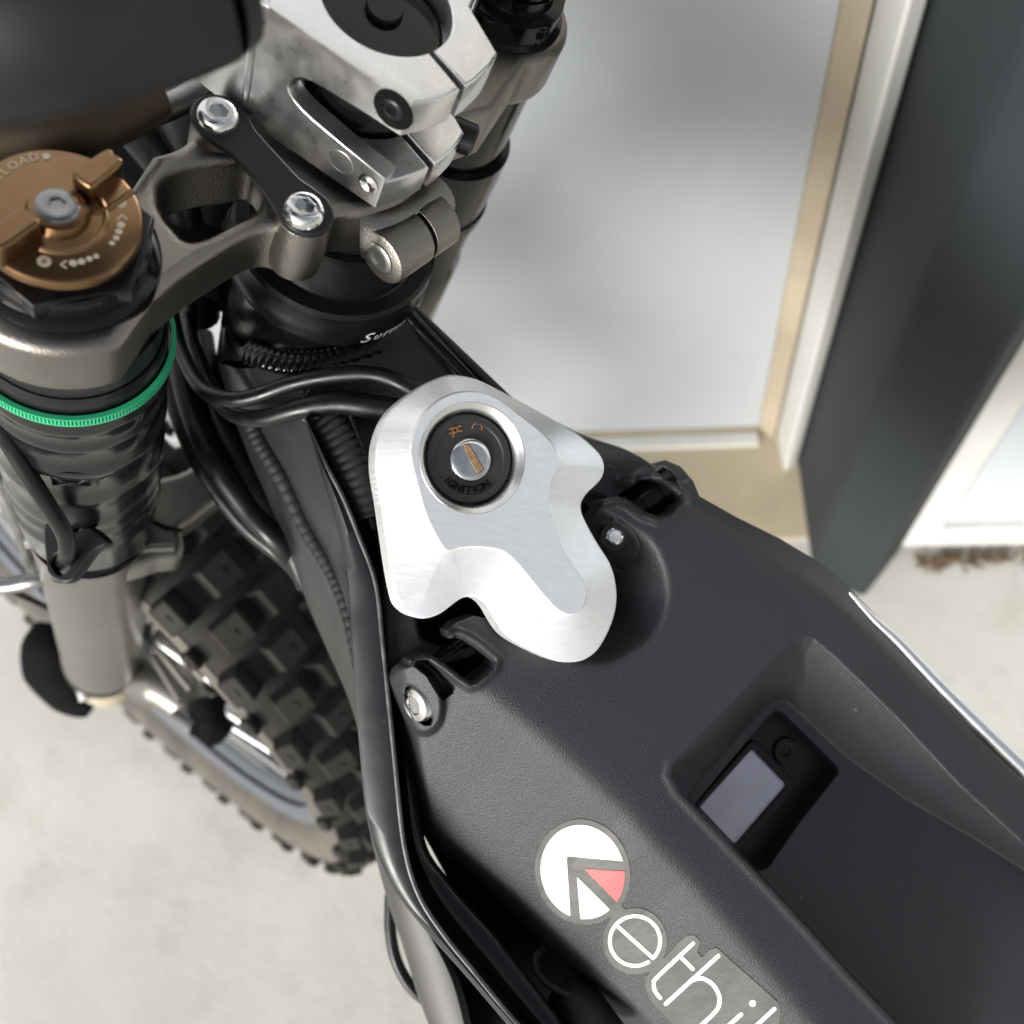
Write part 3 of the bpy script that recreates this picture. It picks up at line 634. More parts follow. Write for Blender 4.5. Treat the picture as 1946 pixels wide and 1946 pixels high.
v_, f_ = tube_vf(cr([P(a-2, b, c+.0008) for a, b, c in re_], 6), .0011, 10); mk('rail_edge_highlight', v_, f_, 'edge_glint', rail, ang=60)  # thin pale tube paints the bright highlight along the rail edge
mid = [((a[0]*.5+b[0]*.5), (a[1]*.5+b[1]*.5)) for a, b in zip(RR, R4)]
q4 = [((a[0]*.8+b[0]*.2), (a[1]*.8+b[1]*.2)) for a, b in zip(RR, R4)]
q6 = [((a[0]*.15+b[0]*.85), (a[1]*.15+b[1]*.85)) for a, b in zip(RR, R4)]
loft('inner_rail', [rw(RR, 2, 0, .010), rw(q4, 0, 0, .014), rw(mid, 0, 0, .012), rw(q6, 0, 0, .014), rw(R4, -2, 0, .0165), rw(R4, 0, 0, .020), rw(R4, 0, 0, .07)], 'black_gloss', bike, ang=50)
S0 = [(415, 690, .50), (440, 780, .50), (470, 860, .50), (508, 947, .505), (552, 1055, .51), (585, 1150, .515), (622, 1235, .52), (663, 1330, .52), (690, 1420, .52)]
S1 = [(450, 700, .475), (470, 790, .475), (490, 840, .475), (530, 905, .475), (575, 1000, .478), (619, 1072, .48), (650, 1139, .48), (674, 1230, .48), (692, 1330, .48)]
S2 = [(490, 700, .462), (500, 780, .462), (525, 830, .462), (565, 905, .462), (605, 990, .462), (640, 1060, .462), (660, 1139, .462), (680, 1230, .465), (700, 1330, .465)]
S3 = [(575, 700, .450), (570, 780, .445), (600, 850, .445), (622, 905, .445), (645, 985, .445), (662, 1060, .445), (675, 1139, .445), (690, 1230, .45), (705, 1330, .45)]
loft('down_tube', [[(a+12, b-4, c+.05) for a, b, c in S0], S0, [(a*.55+d_*.45, b*.55+e*.45, (c+f)/2+.003) for (a, b, c), (d_, e, f) in zip(S0, S1)], S1, S2, S3, [(a+6, b, c+.02) for a, b, c in S3]], 'frame_slate', bike, ang=60)
def weld(ctrl, r, n, m='frame_slate', flat=.5):
    path = cr([P(*c) for c in ctrl], 40); k = len(path); t = np.linspace(0, n, k)
    rr_ = r*(1+.16*np.abs(np.sin(t*PI))**.7-.10); return tube_vf(path, rr_, 16, True, flat)
v_, f_ = weld([(a+6, b, c-.0030) for a, b, c in S1[1:]], .0042, 34, flat=1.); mk('weld_bead', v_, f_, 'weld_dull', bike, ang=70)
v_, f_ = weld([(600, 775, .436), (628, 815, .4355), (657, 868, .4355), (684, 925, .436), (706, 980, .439)], .0080, 15); mk('weld_bead', v_, f_, 'weld', bike, ang=70)
v_, f_ = weld([(470, 668, .458), (505, 680, .450), (550, 690, .446), (600, 688, .444), (650, 676, .445), (720, 650, .448)], .0055, 17); mk('weld_bead', v_, f_, 'black_gloss', bike, ang=70)
tube('rib_edge', [(664, 786, .437), (688, 850, .436), (712, 920, .436)], .0013, 'frame_slate', bike)
TP = Fr(P(760, 720, .447), (.20, .1, .97))
plate('top_gusset', [TP.pts([(575, 760), (605, 700), (650, 655), (700, 620), (771, 600), (868, 706), (925, 765), (930, 860), (900, 960), (740, 1010), (700, 900), (640, 820), (560, 790)])], TP, 0, .03, .0012, 'frame_slate', bike)
tube('gusset_edge', [(768, 590, .452), (860, 690, .450), (935, 770, .450), (1010, 850, .45)], .0035, 'black_gloss', bike)
tube('gusset_edge', [(779, 584, .456), (885, 685, .454), (960, 757, .454), (1040, 835, .452)], .0025, 'frame_slate', bike)
tube('right_rail', [(930, 790, .48), (1080, 868, .465), (1180, 905, .46), (1260, 960, .46), (1400, 1050, .47)], .012, 'frame_slate', bike)
# shelf under plate and hinges
FS = Fr(P(800, 1200, .438), (.22, .05, .97))
plate('frame_shelf', [[tuple(x) for x in cr(FS.pts([(728, 1080), (770, 1100), (790, 1150), (796, 1190), (806, 1215), (830, 1228), (850, 1235), (860, 1290), (800, 1330), (742, 1310), (730, 1200)]), 3, True)]], FS, 0, .03, .002, 'frame_dusty', bike)
FS2 = Fr(P(1160, 900, .448), (.22, .05, .97))
plate('frame_shelf', [[tuple(x) for x in cr(FS2.pts([(1100, 870), (1160, 878), (1202, 902), (1260, 950), (1230, 1000), (1180, 968), (1140, 945), (1110, 930)]), 3, True)]], FS2, 0, .03, .002, 'frame_slate', bike)
FD = Fr(P(950, 1150, .475), (.22, .05, .97))
plate('frame_well', [FD.pts([(735, 950), (1120, 860), (1290, 960), (1330, 1200), (1000, 1300), (960, 1400), (860, 1420), (765, 1330)])], FD, 0, .03, .002, 'void', bike)
FU = Fr(P(1300, 1600, .53), (.22, .05, .97))
plate('battery_well', [FU.pts([(790, 1560), (1000, 1350), (1500, 1300), (2000, 1600), (2000, 2080), (1100, 2080), (950, 1850)])], FU, 0, .03, .002, 'void', bike)
FUn = Fr(P(900, 1880, .545), (0, 0, 1))
plate('rail_gap_shade', [FUn.pts([(775, 1690), (840, 1730), (960, 1870), (1080, 2000), (905, 2010), (880, 1900), (855, 1850)])], FUn, 0, .02, .001, 'void', bike)  # added black backing paints the shade between lower tube and rail
# lower frame tube, loop cable, rubber plug
T0 = [(704, 1590), (722, 1660), (741, 1727), (769, 1809), (794, 1892), (835, 2000)]; T1 = [(736, 1640), (775, 1700), (822, 1765), (862, 1838), (884, 1900), (910, 2010)]
loft('lower_frame_tube', [[(a+4, b, .56) for a, b in T0], [(a, b, .50) for a, b in T0], [(a+14, b, .485) for a, b in T0], [(a-14, b, .483) for a, b in T1], [(a, b, .49) for a, b in T1], [(a-4, b, .56) for a, b in T1]], 'grey_paint', bike, ang=60)
tube('side_cable', [(742, 1700, .55), (742, 1770, .55), (755, 1830, .55), (785, 1880, .55), (830, 1915, .55)], .0032, 'cable', bike)
tube('plug_strap', [(1032, 1800, .475), (1020, 1815, .472), (1018, 1835, .47), (1035, 1862, .468), (1062, 1880, .466), (1085, 1890, .466)], .0022, 'rubber', bike, flat=.6)
tube('rubber_plug', [(1075, 1880, .478), (1105, 1925, .470), (1150, 1990, .465)], [.010, .0125, .013], 'rubber', bike, seg=24)
# ------------------------------------------------------------------ cables over the frame
tube('control_cable', [(318, 560, .50), (330, 620, .49), (350, 680, .475), (382, 735, .458), (425, 757, .447), (480, 755, .440), (560, 728, .434), (640, 713, .430), (715, 712, .428), (775, 735, .428), (840, 775, .432)], .0036, 'cable', bike, seg=18)
tube('control_cable', [(352, 560, .52), (365, 640, .50), (400, 735, .475), (440, 785, .455), (500, 795, .442), (570, 777, .434), (640, 766, .431), (710, 772, .430), (780, 782, .432), (860, 800, .44)], [.0036, .0036, .0036, .0038, .0042, .0050, .0052, .0046, .0040], 'cable', bike, seg=18)
tube('control_cable', [(335, 600, .53), (345, 700, .52), (368, 790, .515), (410, 880, .51), (470, 965, .51), (530, 1030, .51), (580, 1090, .53)], .0062, 'cable', bike, seg=18)
tube('control_cable', [(318, 620, .54), (325, 720, .535), (348, 810, .53), (395, 905, .53), (470, 1000, .53), (548, 1065, .53), (600, 1130, .54)], .0050, 'cable', bike, seg=18)
tube('control_cable', [(380, 640, .55), (400, 760, .53), (440, 850, .52), (490, 940, .515), (545, 1020, .515), (590, 1110, .52)], .0072, 'cable', bike, seg=18)
tube('brake_cable', [(-45, 700, .39), (-5, 800, .39), (25, 855, .40), (65, 920, .412), (100, 975, .427), (123, 1015, .44), (128, 1050, .452), (118, 1076, .475), (112, 1095, .50)], .0037, 'cable', bike, seg=18)
tube('brake_hose', [(-40, 1112, .60), (20, 1112, .60), (75, 1100, .60), (120, 1085, .61)], .0052, 'steel_dull', bike)
tube('brake_hose', [(20, 1122, .66), (70, 1145, .68), (110, 1165, .72), (135, 1185, .76)], .0022, 'cable', bike)
tube('brake_hose', [(-20, 880, .55), (20, 960, .57), (50, 1030, .6), (70, 1100, .62)], .005, 'steel_dull', bike)
# ------------------------------------------------------------------ front wheel
e2 = nrm((.42, .335, .86)); e1w = np.array([.70, -.71, 0.]); e1w[2] = -(e1w[0]*e2[0]+e1w[1]*e2[1])/e2[2]; e1w = nrm(e1w); e3 = np.cross(e1w, e2)   # e3: axle, towards lower left
if e3[0] > 0: e3 = -e3
WC = P(246, 1138, .93); RW = .315
e2 = nrm(e2+.085*e3); e3 = np.cross(e1w, e2); e3 = e3 if e3[0] < 0 else -e3
WF = Fr(WC, e3, e1w)
tp = [(.262, -.028), (.270, -.040), (.290, -.045), (.303, -.040), (.311, -.025), (.3145, -.010), (.3145, .010), (.311, .025), (.303, .040), (.290, .045), (.270, .040), (.262, .028)]
ty = lathe('front_tyre', tp, WF, 0, 0, 'tyre', bike, 120, ang=60, label='knobbly dusty front tyre')
lathe('sidewall', [(.262, .0285), (.270, .0405), (.290, .0455), (.3005, .0420)], WF, 0, 0, 'tyre_wall', ty, 120, ang=60)
rim = lathe('front_rim', [(.262, -.027), (.266, -.026), (.266, -.022), (.244, -.019), (.238, -.010), (.236, 0), (.238, .010), (.244, .019), (.266, .022), (.2675, .026), (.262, .030), (.255, .029), (.246, .024)], WF, 0, 0, 'rim', bike, 120, ang=50)
lathe('front_hub', [(.02, -.05), (.035, -.045), (.035, -.035), (.022, -.03), (.022, .03), (.035, .035), (.035, .05), (.02, .055), (0, .055)], WF, 0, 0, 'fork_grey', bike, 40)
for k in range(36):
    a = 2*PI*k/36; sg = 1 if k % 2 else -1; b = a+(.35 if (k//2) % 2 else -.35)
    p0 = WF.loc(.034*math.cos(b), .034*math.sin(b), .040*sg); p1 = WF.loc(.240*math.cos(a), .240*math.sin(a), .006*sg)
    v_, f_ = tube_vf(np.linspace(p0, p1, 3), .0019, 8); mk('spoke', v_, f_, 'spoke', rim, ang=60)
# tread knobs: shared meshes
def knob_mesh(w, l, h):
    bm = bmesh.new(); bmesh.ops.create_cube(bm, size=1)
    for vv in bm.verts:
        k = 1.0 if vv.co.z < 0 else .86; vv.co = Vector((vv.co.x*w*k, vv.co.y*l*k, vv.co.z*h))
    bmesh.ops.bevel(bm, geom=bm.edges[:], offset=.0012, segments=1, affect='EDGES')
    bmesh.ops.create_cube(bm, size=1, matrix=Matrix.Translation((0, 0, h*.5))@Matrix.Diagonal((w*.16, l*.22, .0016, 1)))
    me = bpy.data.meshes.new('tread_knob'); bm.to_mesh(me); bm.free(); me.materials.append(M['tyre']); return me
KA = knob_mesh(.026, .024, .015); KB = knob_mesh(.018, .026, .015); KC = knob_mesh(.010, .015, .006)
rows = 60; cnt = 0
for k in range(rows):
    a = 2*PI*k/rows
    pat = ((-.0155, KA), (.0155, KA)) if k % 2 == 0 else ((0, KA), (-.0335, KB), (.0335, KB))
    ed_ = [(-.0425, KC), (.0425, KC)] if k % 2 == 0 else []
    for off, me in list(pat)+ed_:
        t = off/.045; roll = t*1.05
        rr_ = .3150-.0125*abs(t)**2.4-.002; 
        if abs(off) > .04: rr_ = .300; roll = t*1.25
        er = math.cos(a)*WF.x+math.sin(a)*WF.y; et = -math.sin(a)*WF.x+math.cos(a)*WF.y
        nz = nrm(er*math.cos(roll)+WF.n*math.sin(roll)); nx_ = nrm(np.cross(et, nz)); pos = WC+er*rr_+WF.n*off+nz*.005
        R = M3@np.array([nx_, et, nz]).T; m4 = Matrix(R.tolist()).to_4x4(); m4.translation = Vector(W(pos)); inst('tread_knob', me, m4, ty)
# caliper beside the fork foot
cal = tube('brake_caliper', [(265, 1290, .84), (310, 1300, .83), (350, 1330, .825), (385, 1365, .825)], [.018, .021, .018, .014], 'fork_grey', bike, seg=16)
tube('piston_housing', [(395, 1325, .80), (405, 1370, .80), (385, 1400, .80)], [.014, .0165, .012], 'void', cal, seg=20)
tube('bleed_screw', [(335, 1360, .80), (372, 1385, .79)], .0068, 'steel_dull', cal)
tube('guard_rod', [(300, 1215, .80), (420, 1300, .79), (510, 1352, .78)], .0052, 'spoke', cal)
tube('guard_rod', [(400, 1330, .80), (480, 1380, .79), (565, 1436, .78)], .0050, 'spoke', cal)
tube('guard_rod', [(270, 1155, .74), (335, 1160, .74)], .0030, 'spoke', cal)
for q in (((285, 1210), (365, 1310)), ((292, 1245), (345, 1330)), ((300, 1200), (390, 1290))):
    tube('caliper_fin', [(q[0][0], q[0][1], .80), (q[1][0], q[1][1], .79)], .004, 'fork_grey', cal)
# ------------------------------------------------------------------ battery cover
NC = nrm((.25, .05, .967)); CC = P(1100, 1150, .42)@NC
def base_d(G): return CC/(((G[:, 0]-HC)/FW)*NC[0]-((G[:, 1]-HC)/FW)*NC[1]-NC[2])
OUT = [(741, 1288), (764, 1270), (785, 1249), (803, 1243), (822, 1245), (843, 1259), (878, 1286), (894, 1296), (905, 1293), (934, 1268), (936, 1257), (909, 1235), (884, 1218), (867, 1212), (853, 1214), (849, 1199), (867, 1183), (900, 1170), (925, 1175),
       (958, 1193), (990, 1165), (1100, 1120), (1115, 1040), (1125, 990), (1139, 969), (1153, 946), (1172, 943), (1195, 950), (1225, 972), (1250, 981), (1272, 975), (1292, 952), (1290, 940), (1262, 918), (1240, 909), (1213, 912), (1195, 922), (1196, 908),
       (1227, 887), (1263, 874), (1293, 886), (1318, 915), (1329, 943), (1400, 983), (1483, 1024), (1561, 1071), (1600, 1103), (1639, 1143), (1705, 1212), (1782, 1294), (1860, 1372), (1946, 1455), (2060, 1570), (2060, 2060), (1290, 2060), (1186, 1946), (1087, 1846), (1021, 1785), (938, 1702), (881, 1657), (831, 1616), (815, 1597), (796, 1566), (782, 1480), (774, 1410), (766, 1359), (748, 1320)]
BOWL = [(1110, 960), (1172, 987), (1230, 1023), (1258, 1070), (1268, 1121), (1262, 1165), (1237, 1212), (1193, 1244), (1157, 1259), (1103, 1262), (1048, 1251), (994, 1222), (958, 1193), (940, 1100), (1000, 1000)]
BOWL = cr(BOWL, 4, True)
BAS = [(1274, 1473), (1279, 1450), (1295, 1432), (1394, 1333), (1472, 1252), (1505, 1220), (1522, 1211), (1545, 1214), (1588, 1250), (1705, 1364), (1821, 1490), (1946, 1605), (2080, 1730), (2080, 2080), (1830, 2080), (1611, 1848), (1534, 1762), (1433, 1653), (1320, 1535), (1290, 1503)]
INN = [(1308, 1515), (1390, 1418), (1452, 1348), (1472, 1332), (1495, 1332), (1608, 1438), (1724, 1519), (1840, 1585), (1946, 1651), (2075, 1730), (2075, 2075), (1836, 2075), (1613, 1846), (1536, 1760), (1435, 1651), (1322, 1532)]
PKT = [(1320, 1528), (1370, 1467), (1460, 1360), (1474, 1350), (1488, 1354), (1592, 1456), (1594, 1470), (1523, 1560), (1462, 1648), (1446, 1656), (1437, 1652)]
CR1 = [(780, 1200), (850, 1262), (914, 1315), (1000, 1381), (1095, 1463), (1186, 1546), (1235, 1603), (1300, 1668), (1375, 1755), (1441, 1830), (1540, 1950), (1640, 2075)]
CR2 = [(760, 1240), (775, 1330), (792, 1397), (806, 1490), (817, 1558), (840, 1590), (881, 1620), (980, 1702), (1062, 1780), (1206, 1915), (1360, 2075)]
CR3 = [(1280, 925), (1313, 955), (1450, 1042), (1534, 1098), (1600, 1148), (1680, 1230), (1790, 1338), (1946, 1480), (2060, 1590)]
CR4 = [(1230, 985), (1290, 1020), (1400, 1085), (1500, 1150), (1560, 1200), (1700, 1325), (1946, 1562), (2080, 1690)]
BOSS = cr([(738, 1290), (762, 1268), (795, 1264), (822, 1285), (838, 1315), (842, 1350), (834, 1378), (812, 1394), (788, 1388), (770, 1362), (752, 1325)], 3, True)
GRV = [(794, 1256), (812, 1254), (862, 1306), (859, 1316), (842, 1328), (835, 1322), (812, 1284), (790, 1266)]
SL1 = [(785, 1249), (803, 1243), (822, 1245), (843, 1259), (878, 1286), (894, 1296), (905, 1293), (934, 1268), (936, 1257), (909, 1235), (884, 1218), (867, 1212)]
SL2 = [(1153, 946), (1172, 943), (1195, 950), (1225, 972), (1250, 981), (1272, 975), (1292, 952), (1290, 940), (1262, 918), (1240, 909), (1213, 912)]
SCN = [(1140, 990), (1175, 985), (1205, 1010), (1218, 1038), (1208, 1062), (1185, 1085), (1150, 1075)]
def cover_d(G):
    o = np.zeros(len(G))
    c1 = -sd_line(G, CR1, True)*-1; o += softp(c1, 11)*.00019
    c2 = sd_line(G, CR2, True); o += softp(c2, 3)*.0006
    c3 = -sd_line(G, CR3, True); o += softp(c3, 4)*.0005
    c4 = -sd_line(G, CR4, True); o += softp(c4, 14)*.00007
    bw = sd_poly(G, BOWL); o += np.minimum(softp(-bw, 4)*.00034, .034)
    do = -sd_poly(G, BAS); di = sd_poly(G, INN)
    t = np.where(do <= 0, 0, np.where(di <= 0, 1, do/(do+np.maximum(di, 1e-6)))); o += .045*(.75*t+.25*sst(t))
    lip = np.exp(-((do+6)/9)**2)*.0008; o -= lip
    o -= .0075*sst(.5-sd_poly(G, BOSS)/14)
    o += .0095*sst(.5-sd_ell(G, (795, 1340), 17, 42, -.52)/6)
    o += .0060*sst(.5-sd_poly(G, GRV)/5)
    for S in (SL1, SL2):
        dl = sd_line(G, S); o -= .0042*np.exp(-((dl-9)/7)**2)
    rd = sd_line(G, [(1205, 893), (1263, 880), (1300, 905)]); o += .003*np.exp(-((rd-16)/6)**2)*(G[:, 1] < 925)
    o += .0014*sst(.75-sd_line(G, SCN+[SCN[0]])/4)
    o += .010*sst(.5-sd_line(G, [(1316, 1534), (1440, 1656)])/3)*0
    return base_d(G)+o
def sd_cover(G): return np.maximum(sd_poly(G, OUT), -sd_poly(G, PKT))
cover = relief_px('battery_cover', sd_cover, (730, 865, 2055, 2055), 2.6, cover_d, 'plastic', bike, thick=-NC*.016+0, ang=60, label='grained black plastic cover over the battery')
# crisp smooth-plastic trim strip along the far edge
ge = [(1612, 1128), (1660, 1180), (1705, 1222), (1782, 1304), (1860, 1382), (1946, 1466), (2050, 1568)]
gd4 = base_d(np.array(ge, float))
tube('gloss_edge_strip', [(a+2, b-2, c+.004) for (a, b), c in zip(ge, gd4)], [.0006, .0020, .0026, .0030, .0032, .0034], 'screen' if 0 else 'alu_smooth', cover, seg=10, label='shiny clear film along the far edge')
# hinge barrels
def hinge(p0, p1, r, parent):
    a = P(*p0); b = P(*p1); n = nrm(a-b); fr = Fr(b, n, (0, 0, 1)); L = np.linalg.norm(a-b)
    return lathe('hinge_barrel', [(0, 0), (r*.9, 0), (r, .0008), (r, L*.30), (r*.93, L*.31), (r*.93, L*.33), (r, L*.34), (r, L*.62), (r*.93, L*.63), (r*.93, L*.65), (r, L*.66), (r, L), (0, L)], fr, 0, 0, 'black_gloss', parent, 40)
hinge((800, 1300, .445), (915, 1222, .446), .0105, bike); hinge((1180, 985, .449), (1280, 915, .451), .0092, bike)
# hinge screw, facing outwards
SF = Fr(P(795, 1337, .4165), (-.66, -.22, .70)); lathe('hinge_screw', [(0, .0022), (.0034, .0022), (.0040, .0028), (.0068, .0022), (.0076, .0010), (.0076, -.003)], SF, 0, 0, 'steel', bike, 40)
# small screw inside the bowl
BF = Fr(P(1168, 1018, float(cover_d(np.array([[1168., 1018.]]))[0])-.0015), (.1, -.25, .95)); lathe('bowl_screw', [(0, .0012), (.0026, .0014), (.0032, .002), (.0040, .0014), (.0041, -.004)], BF, 0, 0, 'steel', bike, 32)
lathe('screw_well', [(.0041, .0008), (.0062, .0010), (.0066, -.001)], BF, 0, 0, 'plastic_smooth', bike, 32)
# ---- display module in the pocket
dD = float(base_d(np.array([[1440., 1500.]]))[0])+.056
DF = Fr(P(1440, 1500, dD), NC)
mod = plate('display_module', [DF.pts([(1300, 1535), (1462, 1335), (1480, 1330), (1615, 1462), (1530, 1590), (1440, 1680)])], DF, 0, .02, .002, 'plastic_smooth', bike, label='black display module sunk into the cover')
def dq(L, h=0): return [tuple(x) for x in L]
scr_out = [(1322, 1529), (1424, 1412), (1434, 1408), (1446, 1414), (1508, 1482), (1511, 1494), (1506, 1508), (1408, 1618), (1398, 1620), (1390, 1612)]
scr_in = [(1330, 1534), (1427, 1426), (1432, 1426), (1494, 1490), (1494, 1496), (1402, 1603), (1396, 1604)]
plate('screen_bezel', [DF.pts(scr_out, .003), DF.pts(scr_in, .003)[::-1]], DF, .003, .0035, .0006, 'black_satin', mod)
plate('screen', [DF.pts(scr_in, .0012)], DF, .0012, .0015, .0001, 'screen', mod, label='blank lilac grey screen')
bu, bv = DF.pt(1494, 1427, .001)
lathe('button', [(0, .0004), (.0018, .0007), (.0024, .0014), (.0032, .0016), (.0050, .0020), (.0062, .0018), (.0066, .0012), (.0068, .0)], DF, bu, bv, 'plastic_smooth', mod, 48)
# ---- sticker
def e2s(L): return [(950+a/3.513, 1450+b/3.513) for a, b in L]
EC = (950+552/3.513, 1450+728/3.513)
bk = e2s([(1115, 1285), (1190, 1200), (1250, 1152), (1300, 1150), (1338, 1190), (1318, 1262), (1350, 1300), (1400, 1245), (1450, 1235), (1560, 1335), (1720, 1475), (1865, 1605), (1875, 1660), (1860, 1800), (1830, 1850), (1250, 1850), (1150, 1740), (1010, 1590), (970, 1500), (970, 1430), (1020, 1390), (1060, 1330)])
e_c = (950+902/3.513, 1450+1190/3.513)
def sd_back(G):
    a = sd_ell(G, EC, 90, 101, -.25); b = sd_ell(G, e_c, 61, 63); c = sd_poly(G, bk)
    n = sd_line(G, e2s([(740, 960), (830, 1050)]))-16; q = sd_line(G, e2s([(1010, 1350), (1060, 1400)]))-12
    return np.minimum(np.minimum(np.minimum(a, b), np.minimum(c, n)), q)
def off(k): return lambda G: cover_d(G)-k
stk = relief_px('sticker', sd_back, (1008, 1550, 1490, 2000), 2.2, off(.0004), 'sticker', bike, label='round logo and lower case lettering sticker on clear film', ang=60)
Q = e2s([(450, 622), (960, 668), (960, 1300), (478, 1300), (470, 1010), (446, 645)])
def circ_w(G): return sd_ell(G, EC, 79, 90, -.25)
def wA(G): return np.maximum(circ_w(G), -sd_poly(G, Q))
WG = e2s([(515, 760), (800, 1045), (740, 1150), (547, 1150)])
RD = e2s([(563, 708), (900, 728), (900, 860), (797, 945)])
relief_px('logo_disc', lambda G: wA(G), (1015, 1555, 1200, 1760), 1.2, off(.0007), 'white_print', stk, ang=60)
relief_px('logo_wedge', lambda G: np.maximum(circ_w(G), sd_poly(G, WG)), (1080, 1650, 1180, 1760), 1.2, off(.0007), 'white_print', stk, ang=60)
relief_px('logo_red_wedge', lambda G: np.maximum(circ_w(G), sd_poly(G, RD)), (1100, 1640, 1200, 1740), 1.2, off(.0007), 'red_print', stk, ang=60)
def rib(w, *pls): 
    L = [e2s(p) if len(p) == 2 else e2s(cr(p, 5)) for p in pls]
    return lambda G: np.min([sd_line(G, l) for l in L], axis=0)-w
er = []
for i in range(41):
    a = math.radians(-58)-(2*PI-.22)*i/40*1; er.append((902+168*math.cos(a), 1188-168*math.sin(a)*1.0))
er = [(902+168*math.cos(a), 1188+166*math.sin(a)) for a in np.linspace(math.radians(58), math.radians(58+345), 44)]
relief_px('letter_e', lambda G: np.minimum(sd_line(G, e2s(er)), sd_line(G, e2s([(775, 1080), (1022, 1303)])))-3.4, (1145, 1730, 1270, 1845), 1.0, off(.0007), 'white_print', stk, ang=60)
relief_px('letter_t', rib(3.6, [(1290, 1205), (1055, 1425), (1028, 1470), (1035, 1520), (1070, 1568)], [(1212, 1300), (1288, 1375)]), (1235, 1785, 1330, 1905), 1.0, off(.0007), 'white_print', stk, ang=60)
relief_px('letter_h', rib(3.8, [(1458, 1288), (1108, 1608)], [(1285, 1450), (1350, 1438), (1420, 1478), (1462, 1550), (1462, 1620), (1420, 1680), (1310, 1780)]), (1255, 1805, 1380, 1990), 1.0, off(.0007), 'white_print', stk, ang=60)
relief_px('letter_i', lambda G: np.minimum(sd_line(G, e2s([(1610, 1678), (1500, 1778)]))-3.8, sd_ell(G, e2s([(1687, 1605)])[0], 6.3, 6.3)), (1360, 1890, 1450, 1985), 1.0, off(.0007), 'white_print', stk, ang=60)
relief_px('letter_k', rib(3.8, [(1832, 1642), (1640, 1820)]), (1400, 1905, 1485, 1985), 1.0, off(.0007), 'white_print', stk, ang=60)
# ------------------------------------------------------------------ milled ignition plate
NP = nrm((.37, .03, .928)); PF = Fr(P(899, 870, .388), NP)
PO = [(806, 730), (825, 720), (847, 712), (867, 709), (904, 715), (936, 728), (994, 759), (1049, 789), (1103, 820), (1135, 846), (1152, 867), (1157, 889), (1150, 911), (1125, 936), (1114, 954), (1114, 972), (1125, 998), (1146, 1035), (1168, 1070), (1179, 1107), (1181, 1145), (1172, 1186), (1150, 1230), (1128, 1251), (1103, 1260), (1067, 1259), (1030, 1244), (994, 1226), (969, 1208), (951, 1183), (936, 1157), (920, 1141), (900, 1135), (882, 1139), (864, 1152), (842, 1168), (813, 1177), (788, 1172), (766, 1154), (757, 1130), (748, 1085), (737, 1012), (728, 950), (719, 895), (719, 853), (726, 820), (741, 787), (766, 759)]
PI_ = [(782, 853), (789, 817), (809, 784), (846, 755), (889, 745), (929, 751), (962, 770), (994, 795), (1030, 824), (1052, 849), (1062, 875), (1059, 893), (1047, 918), (1043, 951), (1049, 983), (1059, 1020), (1074, 1052), (1092, 1081), (1108, 1103), (1114, 1128), (1108, 1154), (1092, 1166), (1074, 1166), (1056, 1155), (1034, 1132), (998, 1088), (976, 1063), (951, 1045), (911, 1038), (875, 1040), (857, 1046), (844, 1042), (828, 1016), (809, 976), (795, 925), (784, 882)]
po_ = cr(PF.pts(PO, -.004), 3, True); pi_ = cr(PF.pts(PI_, 0), 3, True)
lockc = np.array(PF.pt(899, 870, 0)); RB = .0214
def sd_plate(G): return np.maximum(sd_poly(G, po_), RB-np.linalg.norm(G-lockc, axis=1))
def plate_h(G):
    do = -sd_poly(G, po_); di = sd_poly(G, pi_); t = np.where(di <= 0, 0, di/(di+np.maximum(do, 1e-7)))
    out = di > 0
    h = np.where(out, -.0008*sst(di/.0005)-.0072*t, 0)
    h -= .0004*sst(1-do/.0006)
    return h
lobe = np.array(PF.pts([(735, 900), (775, 905), (800, 990), (832, 1050), (850, 1060), (850, 1180), (740, 1190)], -.003))
def plate_pos(G): h = plate_h(G); return PF.O+G[:, :1]*PF.x+G[:, 1:2]*PF.y+h[:, None]*PF.n
lo = po_.min(0); hi = po_.max(0)
M['plate_alu'] = M['alu']
pl = relief('ignition_plate', sd_plate, (lo[0]-.001, lo[1]-.001, hi[0]+.001, hi[1]+.001), .00036, plate_pos, 'plate_alu', bike, thick=-NP*.010, ang=38, label='bright milled aluminium ignition plate with wavy outline')
lathe('bezel_ring', [(RB+.0001, -.010), (RB, -.0002), (RB-.0003, .0001), (RB-.0006, -.0001), (RB-.0018, -.0013), (RB-.0020, -.0014), (RB-.0030, -.0028), (.0181, -.0036), (.0179, -.0040), (.0177, -.010)], PF, lockc[0], lockc[1], 'alu_smooth', pl, 96)
lk = lathe('ignition_lock', [(0, -.0046), (.0098, -.0046), (.0102, -.0045), (.0136, -.0042), (.0140, -.0036), (.0150, -.0034), (.0166, -.0038), (.0173, -.0048), (.0174, -.012)], PF, lockc[0], lockc[1], 'lock_face', bike, 96, label='black ignition lock face with silver key barrel')
lathe('key_barrel', [(0, -.0026), (.0060, -.0026), (.0076, -.0029), (.0083, -.0036), (.0086, -.0044), (.0088, -.0060)], PF, lockc[0]+.0004, lockc[1]-.0004, 'steel', lk, 64)
kw = [(641, 541), (665, 533), (745, 668), (722, 690), (712, 688), (700, 672), (672, 625), (655, 590)]
kw = [(650+a/2.76, 650+b/2.76) for a, b in kw]
v, f = curve_mesh([PF.pts(kw, -.0025)], .0004, .00005, 1); q = PF.O+v[:, :1]*PF.x+v[:, 1:2]*PF.y+(v[:, 2:3]-.0025)*PF.n
mk('keyway', q, f, 'rust', lk)
ed_k = [(650+a/2.76, 650+b/2.76) for a, b in [(641, 541), (665, 533), (745, 668), (712, 690)]]
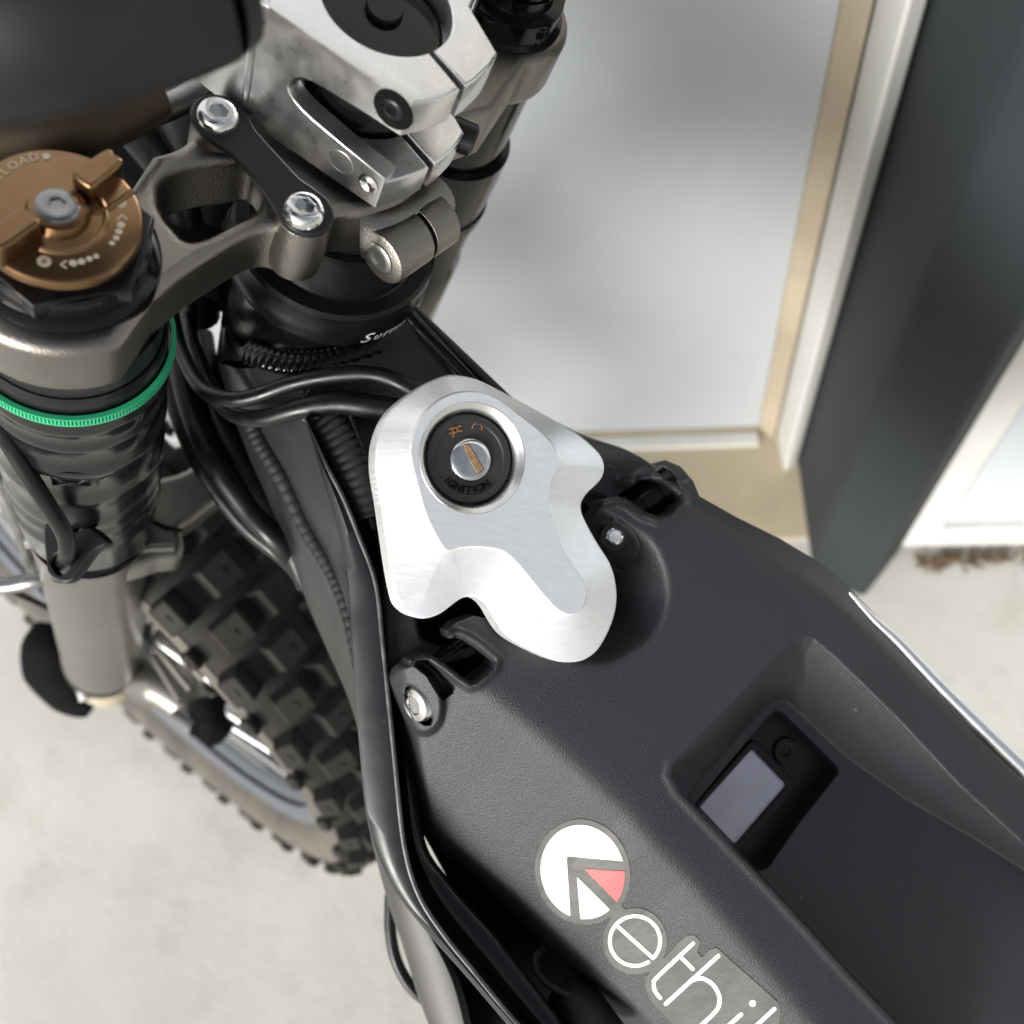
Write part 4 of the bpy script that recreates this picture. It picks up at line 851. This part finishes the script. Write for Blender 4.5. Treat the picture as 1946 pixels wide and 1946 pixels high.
def strk(L, w, h, m, name, par):
    out = []
    for i in range(len(L)-1):
        a = np.array(PF.pt(*L[i], h)); b = np.array(PF.pt(*L[i+1], h)); t = nrm(b-a); n = np.array([-t[1], t[0]])*w
        out.append((np.array([PF.loc(x[0], x[1], h+.00001*i) for x in (a-n, b-n, b+n, a+n)]), [[0, 1, 2, 3]]))
    return out
v_, f_ = merge(strk(ed_k, .00012, -.0022, 0, 0, 0)); mk('keyway_edge', v_, f_, 'void', lk)
lt = []
N8 = 'IGNITION'
A0, A1 = math.radians(-140), math.radians(-48)
w8 = [.5, 1.25, 1.2, .6, 1.1, .6, 1.3, 1.2]; tot = sum(w8); acc = 0
for ch, w in zip(N8, w8):
    a = A0+(A1-A0)*((acc+w/2)/tot); acc += w
    V, F = glyph(ch, .0043, .00025); r_ = .0133; u = lockc[0]+r_*math.cos(a); v = lockc[1]+r_*math.sin(a); b = a+PI/2
    c, s = math.cos(b), math.sin(b); x = u+V[:, 0]*c-V[:, 1]*s; y = v+V[:, 0]*s+V[:, 1]*c
    lt.append((PF.O+x[:, None]*PF.x+y[:, None]*PF.y+(V[:, 2:3]-.0039)*PF.n, F))
v_, f_ = merge(lt); mk('lock_lettering', v_, f_, 'void', lk)
sy = []
def c6(L): return [(650+a/2.76, 650+b/2.76) for a, b in L]
arc_ = c6([(708+25*math.cos(t), 452+26*math.sin(t)) for t in np.linspace(math.radians(170), math.radians(385), 14)]); sy += strk(arc_, .00032, -.0040, 0, 0, 0)
pad = c6([(592+14*math.cos(t), 462+13*math.sin(t)) for t in np.linspace(0, 2*PI, 12)]); sy += strk(pad, .00028, -.0040, 0, 0, 0)
sy += strk(c6([(556, 458), (580, 452)]), .0003, -.0040, 0, 0, 0)+strk(c6([(604, 450), (620, 436), (622, 445)]), .00028, -.0040, 0, 0, 0)+strk(c6([(560, 482), (584, 474)]), .00028, -.0040, 0, 0, 0)+strk(c6([(590, 476), (578, 500)]), .00028, -.0040, 0, 0, 0)+strk(c6([(608, 468), (632, 466)]), .00028, -.0040, 0, 0, 0)
v_, f_ = merge(sy); mk('lock_symbols', v_, f_, 'orange_print', lk)
